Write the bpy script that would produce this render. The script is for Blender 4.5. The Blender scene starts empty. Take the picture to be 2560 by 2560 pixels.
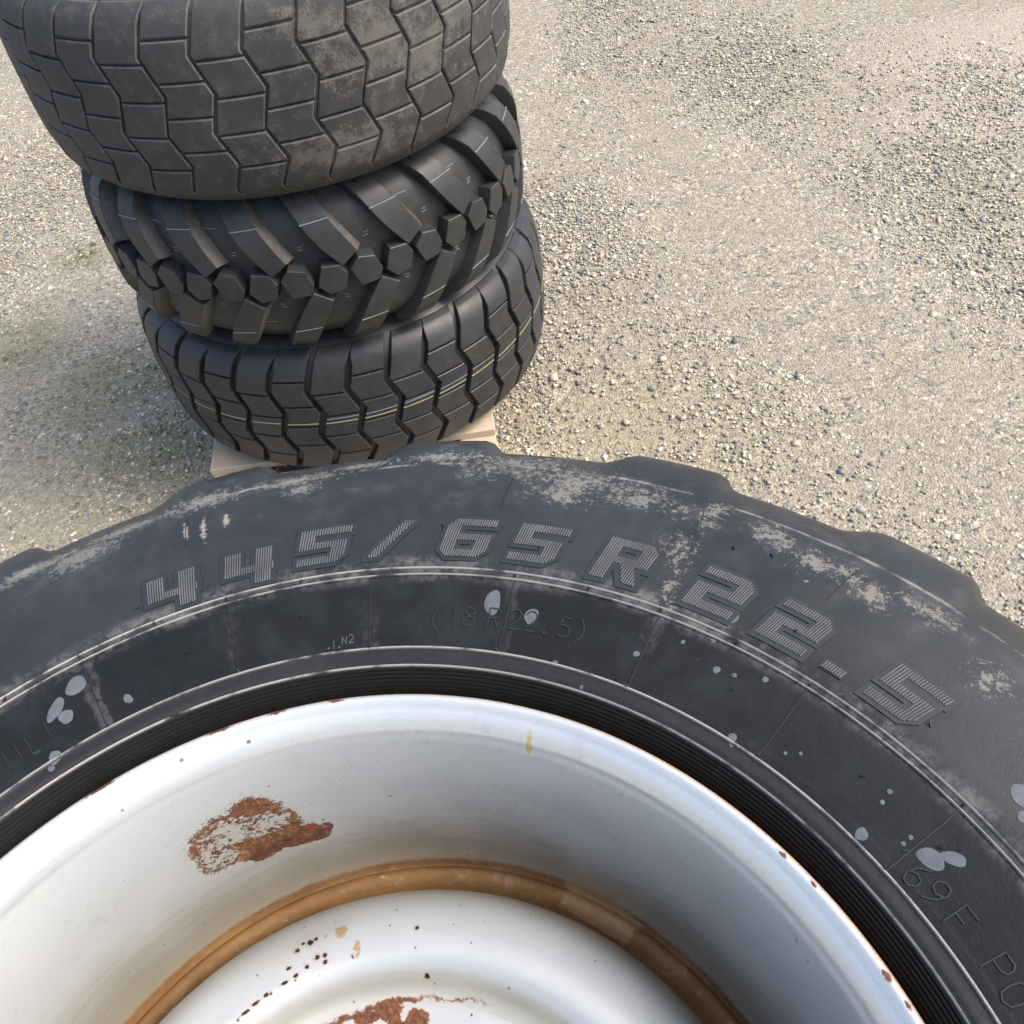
import bpy, bmesh, math, random
import numpy as np
from mathutils import Vector, Matrix

random.seed(7)
rng = np.random.default_rng(7)
R = math.radians
SC = bpy.context.scene
COL = SC.collection

# ------------------------------------------------------------------ camera
CAM_Z = 1.877
cam_data = bpy.data.cameras.new('camera')
cam = bpy.data.objects.new('camera', cam_data)
COL.objects.link(cam)
PITCH, ROLL = 0.840, -0.144
_fw = Vector((0, math.cos(PITCH), -math.sin(PITCH)))
_up0 = Vector((0, math.sin(PITCH), math.cos(PITCH)))
_rt0 = Vector((1, 0, 0))
_rt = math.cos(ROLL) * _rt0 + math.sin(ROLL) * _up0
_up = -math.sin(ROLL) * _rt0 + math.cos(ROLL) * _up0
M = Matrix((_rt, _up, -_fw)).transposed().to_4x4()
M.translation = (0, 0, CAM_Z)
cam.matrix_world = M
cam_data.sensor_fit = 'HORIZONTAL'
cam_data.sensor_width = 36.0
cam_data.lens = 36.0 * 2288.0 / 2560.0
cam_data.clip_start = 0.05
cam_data.clip_end = 500.0
SC.camera = cam

# ------------------------------------------------------------------ world and sun
SUN_EL, SUN_AZ = 52.0, 106.0       # azimuth clockwise from +Y: the sun stands right and a little behind the camera
world = bpy.data.worlds.new('World')
SC.world = world
world.use_nodes = True
wn = world.node_tree
wn.nodes.clear()
sky = wn.nodes.new('ShaderNodeTexSky')
sky.sky_type = 'NISHITA'
sky.sun_disc = False
sky.sun_elevation = R(SUN_EL)
sky.sun_rotation = R(SUN_AZ)
sky.air_density = 1.0
sky.dust_density = 4.5
sky.ozone_density = 1.0
bg = wn.nodes.new('ShaderNodeBackground')
bg.inputs['Strength'].default_value = 0.15
wo = wn.nodes.new('ShaderNodeOutputWorld')
wn.links.new(sky.outputs[0], bg.inputs['Color'])
wn.links.new(bg.outputs[0], wo.inputs['Surface'])

sun_data = bpy.data.lights.new('sun', 'SUN')
sun_data.energy = 1.0
sun_data.angle = R(18.0)
sun_data.color = (1.0, 0.965, 0.91)
sun = bpy.data.objects.new('sun', sun_data)
COL.objects.link(sun)
_sd = Vector((math.sin(R(SUN_AZ)) * math.cos(R(SUN_EL)), math.cos(R(SUN_AZ)) * math.cos(R(SUN_EL)), math.sin(R(SUN_EL))))
sun.rotation_euler = _sd.to_track_quat('Z', 'Y').to_euler()

SC.view_settings.view_transform = 'Standard'
SC.view_settings.look = 'None'
SC.view_settings.gamma = 1.0
SC.view_settings.use_curve_mapping = False
SC.view_settings.exposure = 1.25
SC.cycles.max_bounces = 6
SC.cycles.diffuse_bounces = 4
SC.cycles.glossy_bounces = 3
SC.cycles.caustics_reflective = False
SC.cycles.caustics_refractive = False
SC.cycles.use_adaptive_sampling = True
SC.cycles.adaptive_threshold = 0.015


# ------------------------------------------------------------------ node helper
class S:
    """a socket that can be used in expressions"""
    def __init__(self, g, sock):
        self.g, self.s = g, sock
    def __add__(self, o): return self.g.m('ADD', self, o)
    def __radd__(self, o): return self.g.m('ADD', o, self)
    def __sub__(self, o): return self.g.m('SUBTRACT', self, o)
    def __rsub__(self, o): return self.g.m('SUBTRACT', o, self)
    def __mul__(self, o): return self.g.m('MULTIPLY', self, o)
    def __rmul__(self, o): return self.g.m('MULTIPLY', o, self)
    def __truediv__(self, o): return self.g.m('DIVIDE', self, o)


class G:
    """builds one node material"""
    def __init__(self, name):
        self.mat = bpy.data.materials.new(name)
        self.mat.use_nodes = True
        self.t = self.mat.node_tree
        self.t.nodes.clear()
        self.out = self.t.nodes.new('ShaderNodeOutputMaterial')
        self.b = self.t.nodes.new('ShaderNodeBsdfPrincipled')
        self.t.links.new(self.b.outputs[0], self.out.inputs['Surface'])
    def put(self, inp, v):
        if isinstance(v, S):
            self.t.links.new(v.s, inp)
        elif isinstance(v, (tuple, list)):
            v = tuple(v)
            if inp.type == 'RGBA' and len(v) == 3:
                v = v + (1.0,)
            inp.default_value = v
        else:
            inp.default_value = v
    def m(self, op, a, b=None, c=None):
        n = self.t.nodes.new('ShaderNodeMath')
        n.operation = op
        for i, v in enumerate((a, b, c)):
            if v is not None:
                self.put(n.inputs[i], v)
        return S(self, n.outputs[0])
    def vm(self, op, a, b=None):
        n = self.t.nodes.new('ShaderNodeVectorMath')
        n.operation = op
        self.put(n.inputs[0], a)
        if b is not None:
            self.put(n.inputs[1], b)
        return S(self, n.outputs['Value'] if op in ('LENGTH', 'DOT_PRODUCT', 'DISTANCE') else n.outputs[0])
    def obj(self):
        n = self.t.nodes.new('ShaderNodeTexCoord')
        return S(self, n.outputs['Object'])
    def pos(self):
        n = self.t.nodes.new('ShaderNodeNewGeometry')
        return S(self, n.outputs['Position'])
    def sep(self, v):
        n = self.t.nodes.new('ShaderNodeSeparateXYZ')
        self.put(n.inputs[0], v)
        return [S(self, n.outputs[i]) for i in range(3)]
    def comb(self, x, y, z=0.0):
        n = self.t.nodes.new('ShaderNodeCombineXYZ')
        for i, v in enumerate((x, y, z)):
            self.put(n.inputs[i], v)
        return S(self, n.outputs[0])
    def polar(self, v):
        x, y, z = self.sep(v)
        r = self.m('SQRT', x * x + y * y)
        th = self.m('ARCTAN2', y, x) * (180.0 / math.pi)
        return r, th, z
    def noise(self, v, scale, detail=3.0, rough=0.55, dist=0.0, color=False):
        n = self.t.nodes.new('ShaderNodeTexNoise')
        self.put(n.inputs['Vector'], v)
        n.inputs['Scale'].default_value = scale
        n.inputs['Detail'].default_value = detail
        n.inputs['Roughness'].default_value = rough
        n.inputs['Distortion'].default_value = dist
        return S(self, n.outputs['Color' if color else 'Fac'])
    def voro(self, v, scale, feature='F1', rand=1.0):
        n = self.t.nodes.new('ShaderNodeTexVoronoi')
        n.feature = feature
        self.put(n.inputs['Vector'], v)
        n.inputs['Scale'].default_value = scale
        n.inputs['Randomness'].default_value = rand
        return S(self, n.outputs['Distance']), (S(self, n.outputs['Color']) if feature == 'F1' else None)
    def ss(self, e0, e1, x):
        n = self.t.nodes.new('ShaderNodeMapRange')
        n.interpolation_type = 'SMOOTHSTEP'
        self.put(n.inputs['Value'], x)
        n.inputs['From Min'].default_value = e0
        n.inputs['From Max'].default_value = e1
        return S(self, n.outputs[0])
    def lin(self, e0, e1, t0, t1, x):
        n = self.t.nodes.new('ShaderNodeMapRange')
        self.put(n.inputs['Value'], x)
        n.inputs['From Min'].default_value = e0
        n.inputs['From Max'].default_value = e1
        n.inputs['To Min'].default_value = t0
        n.inputs['To Max'].default_value = t1
        return S(self, n.outputs[0])
    def mix(self, f, a, b):
        n = self.t.nodes.new('ShaderNodeMix')
        n.data_type = 'RGBA'
        self.put(n.inputs[0], f)
        self.put(n.inputs[6], a)
        self.put(n.inputs[7], b)
        return S(self, n.outputs[2])
    def ramp(self, f, stops, const=False):
        n = self.t.nodes.new('ShaderNodeValToRGB')
        cr = n.color_ramp
        if const:
            cr.interpolation = 'CONSTANT'
        while len(cr.elements) < len(stops):
            cr.elements.new(0.5)
        for e, (p, c) in zip(cr.elements, stops):
            e.position = p
            e.color = tuple(c) + (1.0,)
        self.put(n.inputs[0], f)
        return S(self, n.outputs[0])
    def attr(self, name):
        n = self.t.nodes.new('ShaderNodeAttribute')
        n.attribute_name = name
        return S(self, n.outputs['Fac'])
    def bump(self, h, strength=0.5, dist=0.01, normal=None):
        n = self.t.nodes.new('ShaderNodeBump')
        n.inputs['Strength'].default_value = strength
        n.inputs['Distance'].default_value = dist
        self.put(n.inputs['Height'], h)
        if normal is not None:
            self.put(n.inputs['Normal'], normal)
        return S(self, n.outputs[0])
    def blobs(self, vec, lst):
        """max over ellipses (cx, cy, sx, sy): 1 in the middle, 0 on the edge"""
        best = None
        for cx, cy, sx, sy in lst:
            d = self.vm('LENGTH', self.vm('MULTIPLY', self.vm('SUBTRACT', vec, (cx, cy, 0)), (1.0 / sx, 1.0 / sy, 0)))
            e = 1.0 - d
            best = e if best is None else self.m('MAXIMUM', best, e)
        return best
    def done(self, color, rough, metal=0.0, normal=None, spec=None):
        self.put(self.b.inputs['Base Color'], color)
        self.put(self.b.inputs['Roughness'], rough)
        self.put(self.b.inputs['Metallic'], metal)
        if normal is not None:
            self.put(self.b.inputs['Normal'], normal)
        if spec is not None:
            self.put(self.b.inputs['Specular IOR Level'], spec)
        return self.mat


# ------------------------------------------------------------------ materials
MAT = {}

def rubber_front():
    """sidewall of the lying wheel: grey-black rubber, dust and dried-mud stains in polar coordinates"""
    g = G('sidewall_rubber')
    o = g.obj()
    r, th, z = g.polar(o)
    rv = g.comb(r * 100.0, th)                       # centimetres of radius, degrees
    n1 = g.noise(o, 9.0, 5, 0.6)
    n2 = g.noise(o, 45.0, 5, 0.65)
    n3 = g.noise(o, 220.0, 4, 0.7)
    nf = g.noise(o, 700.0, 2, 0.6)
    base = g.mix(g.ss(0.3, 0.7, n1), (0.0135, 0.0150, 0.0165), (0.0265, 0.0290, 0.0310))
    # the inner panel between the two ribs has stayed blacker, in cloudy patches
    inner = g.ss(0.378, 0.372, r)
    base = g.mix(inner * g.ss(0.34, 0.56, n1 * 0.6 + n2 * 0.4) * 0.92, base, (0.0050, 0.0058, 0.0068))
    # greyer wiped zone right of the wheel
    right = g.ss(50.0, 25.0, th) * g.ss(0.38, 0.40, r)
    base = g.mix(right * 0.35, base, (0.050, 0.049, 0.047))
    # thin dust everywhere on the outer band
    outer = g.ss(0.40, 0.47, r)
    base = g.mix(outer * g.ss(0.45, 0.75, n2) * 0.30, base, (0.10, 0.10, 0.10))
    # pale dust along the ribs
    def band(c, w):
        return g.ss(w, 0.0, g.m('ABSOLUTE', r - c))
    halo = g.m('MAXIMUM', band(0.3765, 0.010), band(0.384, 0.008)) * g.ss(0.42, 0.68, n2 * 0.6 + n3 * 0.4)
    base = g.mix(halo * 0.65, base, (0.16, 0.155, 0.145))
    lines = band(0.3748, 0.0011)
    lines = g.m('MAXIMUM', lines, band(0.3795, 0.0010))
    lines = g.m('MAXIMUM', lines, band(0.324, 0.0013))
    lines = g.m('MAXIMUM', lines, band(0.3125, 0.0009))
    base = g.mix(lines * g.ss(0.30, 0.52, n2) * 0.9, base, (0.36, 0.345, 0.315))
    edge = band(0.486, 0.0022) * g.ss(0.42, 0.62, n2)
    base = g.mix(edge * 0.6, base, (0.30, 0.28, 0.235))
    # vertical wet marks along the moulding lines
    frac = g.m('ABSOLUTE', g.m('FRACT', (th - 10.6) / 15.0 + 0.5) - 0.5) * 15.0
    seam = g.ss(1.15, 0.75, frac + (n2 - 0.5) * 3.0) * g.ss(0.322, 0.326, r) * g.ss(0.374, 0.370, r) * g.ss(0.48, 0.60, n1)
    base = g.mix(seam * 0.5 * g.ss(0.42, 0.58, n3 * 0.5 + n2 * 0.5), base, (0.075, 0.073, 0.070))
    # lower band next to the rib
    lowb = g.ss(0.3245, 0.3235, r) * g.ss(0.3125, 0.3135, r)
    base = g.mix(lowb * 0.35, base, (0.036, 0.035, 0.033))
    # dried mud
    mud = g.blobs(rv, [(48.8, 74.0, 2.6, 6.5), (47.4, 67.5, 2.6, 5.0), (46.8, 61.5, 1.9, 4.5), (45.2, 68.5, 1.5, 4.0),
                       (47.0, 50.2, 1.8, 2.6), (46.0, 46.4, 2.0, 2.2), (46.4, 43.6, 1.2, 2.2), (45.8, 41.0, 1.5, 2.0),
                       (47.4, 55.5, 2.4, 1.6), (45.0, 31.0, 1.6, 2.2), (42.8, 56.5, 2.2, 1.8), (39.4, 56.0, 1.3, 1.0), (38.4, 55.0, 0.8, 1.0), (47.0, 37.5, 1.2, 3.0)])
    mm = g.ss(0.0, 0.6, mud * 0.9 + (n2 - 0.5) * 1.8 + (n3 - 0.5) * 3.2 + (nf - 0.5) * 2.0 - 0.30)
    base = g.mix(mm * 0.58, base, (0.23, 0.215, 0.18))
    streak = g.blobs(rv, [(48.6, 93.5, 1.5, 6.0), (49.6, 87.5, 1.0, 5.0), (48.6, 102.0, 1.6, 6.0), (48.6, 109.0, 1.3, 6.0), (48.4, 117.0, 1.3, 7.0),
                          (47.2, 113.0, 2.2, 5.0), (47.0, 93.0, 1.3, 2.5), (49.5, 80.5, 1.0, 4.5)])
    sm = g.ss(0.05, 0.5, streak + (g.noise(g.comb(r * 900.0, th * 1.6), 1.0, 4, 0.6) - 0.5) * 1.5 + (n3 - 0.5) * 2.2 + (nf - 0.5) * 1.5 - 0.32)
    base = g.mix(sm * 0.55, base, (0.25, 0.235, 0.195))
    scr = g.blobs(g.comb(r * 100.0 + (th - 102.0) * 0.25, th), [(45.6, 103.6, 1.5, 0.33), (44.9, 102.0, 2.0, 0.42), (44.6, 99.9, 1.2, 0.4)])
    base = g.mix(g.ss(0.0, 0.6, scr + (n3 - 0.5) * 2.6 - 0.15) * 0.65, base, (0.34, 0.30, 0.235))
    speck = g.ss(0.73, 0.78, n3) * g.ss(0.35, 0.6, n1)
    base = g.mix(speck * 0.35, base, (0.25, 0.25, 0.24))
    # the ribbed strip by the rim: brown-black, partly scuffed
    strip = g.ss(0.3125, 0.3115, r)
    base = g.mix(strip * 0.85, base, (0.0085, 0.0078, 0.0068))
    rough = g.lin(0.3, 0.75, 0.36, 0.58, n2) + mm * 0.25
    h = n3 * 0.5 + nf * 0.25
    nrm = g.bump(h, 0.35, 0.0012)
    return g.done(base, rough, 0.0, nrm, g.lin(0.36, 0.42, 0.22, 0.34, r))

def rubber(name, c0, c1, dust=None, rough=(0.42, 0.6), bump=0.3, center=None, mud=None, mudcol=(0.22, 0.195, 0.155), topdust=0.0):
    g = G(name)
    p = g.pos()
    n1 = g.noise(p, 6.0, 4, 0.6)
    n2 = g.noise(p, 40.0, 5, 0.65)
    n3 = g.noise(p, 260.0, 4, 0.7)
    base = g.mix(g.ss(0.3, 0.7, n1 * 0.5 + n2 * 0.5), c0, c1)
    hmud = rmud = None
    if dust is not None:
        base = g.mix(g.ss(0.5, 0.72, n2 * 0.6 + n3 * 0.4) * dust, base, (0.16, 0.15, 0.135))
        base = g.mix(g.ss(0.68, 0.76, n3) * dust, base, (0.26, 0.25, 0.23))
    if mud is not None:
        q = g.vm('SUBTRACT', p, center)
        r, th, z = g.polar(q)
        mv = g.blobs(g.comb(th, z * 100.0), mud)
        mk = g.ss(0.0, 0.6, mv + (n2 - 0.5) * 2.4 + (n3 - 0.5) * 2.2 - 0.2)
        base = g.mix(mk * 0.32, base, mudcol)
        rmud = mk
    h = n3 * 0.6 + n2 * 0.8
    if hmud is not None:
        h = h + hmud * 0.9
    rg = g.lin(0.3, 0.7, rough[0], rough[1], n2)
    if rmud is not None:
        rg = rg + rmud * 0.2
    return g.done(base, rg, 0.0, g.bump(h, bump, 0.002), 0.4)

def plain(name, col, rough=0.6, var=0.25, scale=80.0, bump=0.2, metal=0.0, dist=0.001):
    g = G(name)
    p = g.pos()
    n = g.noise(p, scale, 4, 0.6)
    c = g.mix(n, tuple(x * (1 - var) for x in col), tuple(min(1, x * (1 + var)) for x in col))
    return g.done(c, rough, metal, g.bump(n, bump, dist))

def rim_paint():
    """silver paint with rust; object coordinates are the wheel's own, z = 0 at the lip"""
    g = G('silver_rim_paint')
    o = g.obj()
    r, th, z = g.polar(o)
    n1 = g.noise(o, 14.0, 4, 0.6)
    n2 = g.noise(o, 70.0, 5, 0.65)
    n3 = g.noise(o, 260.0, 5, 0.7)
    brush = g.noise(g.comb(th * 0.35, z * 900.0, r * 900.0), 1.0, 3, 0.6)
    base = g.mix(n1, (0.555, 0.57, 0.56), (0.615, 0.625, 0.61))
    base = g.mix(g.ss(0.55, 0.8, brush) * 0.05, base, (0.44, 0.45, 0.45))
    # dirty olive bloom and brown deposit low on the barrel and in the valley
    low = g.ss(-0.105, -0.19, z + (brush - 0.5) * 0.025 + (n1 - 0.5) * 0.07 + (g.noise(g.comb(th * 0.06, z * 160.0), 1.0, 3, 0.6) - 0.5) * 0.07)
    base = g.mix(low * 0.7, base, (0.36, 0.325, 0.215))
    brown = g.ss(-0.1955, -0.2015, z + (n2 - 0.5) * 0.006 + (brush - 0.5) * 0.006)
    strk = g.noise(g.comb(th * 0.22, r * 120.0, z * 120.0), 1.0, 5, 0.65, 0.8)
    bcol = g.mix(g.ss(0.32, 0.68, strk * 0.35 + n1 * 0.65), (0.15, 0.075, 0.025), (0.27, 0.150, 0.054))
    bcol = g.mix(g.ss(0.60, 0.75, n2) * 0.5, bcol, (0.36, 0.25, 0.12))
    base = g.mix(brown, base, bcol)
    # lighter tan patch on the valley wall
    tan = g.blobs(g.comb(th, z * 100.0), [(56.0, -20.3, 6.0, 0.9), (52.0, -20.6, 4.5, 0.7)])
    tm = g.ss(0.04, 0.14, tan + (n2 - 0.5) * 0.7 + (n3 - 0.5) * 0.5)
    base = g.mix(tm * 0.6, base, g.mix(n2, (0.30, 0.19, 0.085), (0.50, 0.36, 0.19)))
    # the big rust patch on the barrel: theta, z in cm
    tv = g.comb(th, z * 100.0)
    patch = g.blobs(tv, [(110.5, -9.6, 5.6, 3.2), (106.0, -8.6, 4.4, 3.0), (104.0, -10.8, 4.0, 2.6), (112.5, -11.3, 4.2, 1.9),
                         (107.5, -12.2, 4.6, 2.3), (102.0, -13.0, 3.6, 1.6), (99.3, -13.5, 2.2, 1.15), (97.8, -13.0, 1.1, 0.7)])
    n4 = g.noise(o, 620.0, 4, 0.7)
    soft = g.blobs(tv, [(100.0, -13.6, 4.6, 2.0), (106.0, -13.6, 5.0, 1.6)])       # the smooth lower rim of the patch and its tail
    sf = g.ss(0.0, 0.45, soft)
    wob = (n2 - 0.5) * 0.8 + ((n3 - 0.5) * 1.0 + (n4 - 0.5) * 1.1) * (1.0 - sf)
    pm = g.ss(0.05, 0.10, patch + wob * 0.62)
    pale = g.blobs(tv, [(110.3, -9.0, 4.6, 2.1), (105.0, -9.9, 3.8, 1.7), (113.2, -11.2, 3.0, 1.8)])
    keep = g.ss(0.515, 0.55, n3 * 0.5 + n4 * 0.22 + n2 * 0.28 + g.ss(-0.1, 0.6, pale) * 0.055 - sf * 0.2) * g.ss(0.0, 0.2, pale)
    rust = g.ramp(n3 * 0.55 + n4 * 0.45, [(0.36, (0.045, 0.018, 0.007)), (0.46, (0.090, 0.029, 0.010)), (0.54, (0.19, 0.078, 0.022)), (0.64, (0.36, 0.185, 0.06))])
    rust = g.mix(sf * 0.85, rust, g.mix(g.ss(0.3, 0.7, n2), (0.045, 0.015, 0.007), (0.15, 0.048, 0.014)))
    dark = g.ss(0.30, 0.06, patch + wob * 0.4)
    rust = g.mix(dark * 0.65, rust, (0.070, 0.024, 0.011))
    core = pm * (1.0 - keep)
    base = g.mix(pm * keep * 0.6, base, (0.50, 0.47, 0.38))
    base = g.mix(core, base, rust)
    ring = g.ss(-0.16, 0.05, patch + wob * 0.7) * g.ss(0.545, 0.60, n4) * (1.0 - pm)
    base = g.mix(ring * 0.85, base, (0.50, 0.36, 0.17))
    # rust on the lip
    lip = g.ss(0.2955, 0.2978, r + (n2 - 0.5) * 0.003) * g.ss(-0.02, -0.004, z)
    lipm = lip * g.ss(0.40, 0.54, n2 * 0.6 + n1 * 0.4 + g.ss(80.0, 30.0, th) * 0.17)
    base = g.mix(lipm * 0.9, base, g.mix(n3, (0.16, 0.060, 0.02), (0.46, 0.26, 0.10)))
    spots = g.blobs(g.comb(th, r * 100.0), [(33.0, 29.45, 0.9, 0.18), (19.0, 29.45, 1.0, 0.20), (11.5, 29.4, 1.0, 0.2), (16.0, 29.5, 0.6, 0.15), (29.0, 29.5, 0.5, 0.12),
                                            (104.5, 29.6, 2.0, 0.22), (97.0, 29.6, 1.6, 0.2), (119.0, 29.6, 2.6, 0.25), (90.0, 29.6, 1.4, 0.2)])
    sp = g.ss(0.0, 0.5, spots + (n3 - 0.5) * 2.0)
    base = g.mix(sp, base, (0.085, 0.030, 0.014))
    # yellow paint chip and pale run
    chip = g.blobs(tv, [(65.0, -1.5, 0.45, 1.0)])
    base = g.mix(g.ss(0.0, 0.3, chip + (n3 - 0.5) * 2.0), base, (0.55, 0.46, 0.20))
    run = g.blobs(g.comb(th + z * 20.0, z * 100.0), [(60.2, -5.5, 0.42, 4.2)])
    base = g.mix(g.ss(0.0, 0.4, run + (n3 - 0.5) * 1.2) * 0.7, base, (0.50, 0.58, 0.66))
    # scratches and specks
    scr = g.noise(g.comb(th * 0.16, z * 260.0, r * 90.0), 1.0, 5, 0.75)
    base = g.mix(g.ss(0.62, 0.70, scr) * 0.45, base, (0.78, 0.78, 0.75))
    scf = g.noise(g.comb(th * 0.5, z * 60.0, r * 60.0), 1.0, 5, 0.7, 0.5)
    base = g.mix(g.ss(0.56, 0.72, scf) * 0.30, base, (0.40, 0.405, 0.39))
    vd, vc = g.voro(o, 55.0)
    speck = g.ss(0.10, 0.05, vd + (n3 - 0.5) * 0.1) * g.ss(0.52, 0.62, n1)
    base = g.mix(speck * 0.8, base, (0.06, 0.055, 0.05))
    anyrust = g.m('MAXIMUM', g.m('MAXIMUM', core, lipm), g.m('MAXIMUM', brown, sp))
    metal = (1.0 - anyrust) * 0.48
    rough = g.lin(0.35, 0.65, 0.25, 0.33, n1) + anyrust * 0.45
    h = n3 * 0.06 + n4 * 0.05 - core * 0.9 + core * n4 * 1.2
    return g.done(base, rough, metal, g.bump(h, 0.5, 0.0009), 0.5)

def disc_paint():
    g = G('silver_disc_paint')
    o = g.obj()
    r, th, z = g.polar(o)
    n1 = g.noise(o, 18.0, 4, 0.6)
    n2 = g.noise(o, 80.0, 5, 0.65)
    n3 = g.noise(o, 300.0, 5, 0.7)
    base = g.mix(n1, (0.46, 0.47, 0.455), (0.54, 0.545, 0.525))
    cream = g.m('MAXIMUM', g.ss(0.222, 0.244, r + (n2 - 0.5) * 0.012), g.ss(0.178, 0.168, r) * g.ss(0.152, 0.162, r) * 0.8)
    base = g.mix(cream * 0.7, base, (0.40, 0.365, 0.26))
    edge = g.ss(0.2415, 0.246, r + (n2 - 0.5) * 0.003)
    base = g.mix(edge * 0.85, base, (0.26, 0.145, 0.055))
    rv = g.comb(r * 100.0, th)
    # rust line round the bolt face and rust by a bolt hole
    line = g.ss(0.0030, 0.0010, g.m('ABSOLUTE', r - 0.1585 - (th - 88.0) * -0.00022 + (n2 - 0.5) * 0.010) + (n3 - 0.5) * 0.006 + g.ss(86.0, 76.0, th) * 0.0012)
    line = line * g.ss(64.0, 69.0, th) * g.ss(122.0, 110.0, th) * g.ss(0.30, 0.48, n2 + g.ss(82.0, 90.0, th) * 0.3)
    bl = g.blobs(rv, [(14.75, 82.8, 0.7, 3.2), (15.45, 90.0, 0.75, 3.6), (14.6, 88.5, 1.1, 2.0), (14.2, 85.5, 0.6, 4.5), (15.2, 95.0, 0.4, 3.5), (14.2, 95.0, 0.4, 3.0)])
    bm = g.ss(0.02, 0.12, bl + (n2 - 0.5) * 1.3 + (n3 - 0.5) * 1.3)
    rm = g.m('MAXIMUM', line, bm)
    halo = g.ss(-0.35, 0.1, bl + (n2 - 0.5) * 0.6)
    base = g.mix(halo * 0.35, base, (0.62, 0.42, 0.22))
    rust = g.mix(g.ss(0.35, 0.65, n3), (0.055, 0.019, 0.009), (0.18, 0.062, 0.022))
    base = g.mix(rm, base, rust)
    # black pits in a trail and loose specks
    vd, vc = g.voro(o, 150.0)
    trail = g.blobs(rv, [(20.2, 104.5, 1.1, 4.5), (19.4, 103.0, 1.4, 4.0), (19.2, 109.0, 1.0, 4.0), (18.5, 114.5, 0.7, 6.0), (18.1, 122.0, 0.5, 6.0), (18.9, 99.0, 0.8, 4.0)])
    pits = g.blobs(rv, [(20.45, 104.0, .20, .55), (20.55, 102.9, .15, .4), (20.3, 106.8, .16, .5), (19.25, 103.2, .17, .5), (19.2, 101.6, .13, .4), (19.35, 109.0, .12, .5), (18.75, 101.8, .14, .45), (18.9, 105.5, .12, .4), (20.6, 105.4, .1, .35),
                          (18.55, 114.6, .12, .5), (18.45, 117.0, .1, .9), (18.35, 119.5, .1, 1.0), (18.7, 108.0, .11, .5), (18.6, 110.5, .09, .8), (19.9, 83.0, .14, .4), (17.1, 80.5, .13, .5)])
    pit = g.m('MAXIMUM', g.ss(-0.25, 0.25, pits + (n3 - 0.5) * 2.2), g.ss(0.16, 0.10, vd + (n3 - 0.5) * 0.2) * g.ss(-0.1, 0.3, trail + (n2 - 0.5) * 1.2))
    base = g.mix(g.ss(-1.2, 0.2, pits + (n3 - 0.5) * 3.0) * 0.55, base, (0.44, 0.27, 0.11))
    base = g.mix(g.ss(0.30, 0.2, vd) * g.ss(0.0, 0.5, trail + (n2 - 0.5) * 0.9) * 0.5, base, (0.42, 0.26, 0.12))
    base = g.mix(pit, base, (0.03, 0.02, 0.015))
    fl = g.blobs(rv, [(20.5, 98.0, 0.45, 1.6), (19.0, 95.0, 0.7, 0.7)])
    base = g.mix(g.ss(0.0, 0.4, fl + (n3 - 0.5) * 3.2) * 0.8, base, (0.38, 0.23, 0.09))
    vd2, _ = g.voro(o, 95.0)
    base = g.mix(g.ss(0.085, 0.05, vd2 + (n2 - 0.5) * 0.12) * 0.85, base, (0.05, 0.045, 0.04))
    metal = (1.0 - g.m('MAXIMUM', rm, edge)) * 0.45
    rough = g.lin(0.3, 0.7, 0.33, 0.45, n2) + rm * 0.4
    return g.done(base, rough, metal, g.bump(n3 * 0.25 + n2 * 0.2, 0.15, 0.0007), 0.5)

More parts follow.
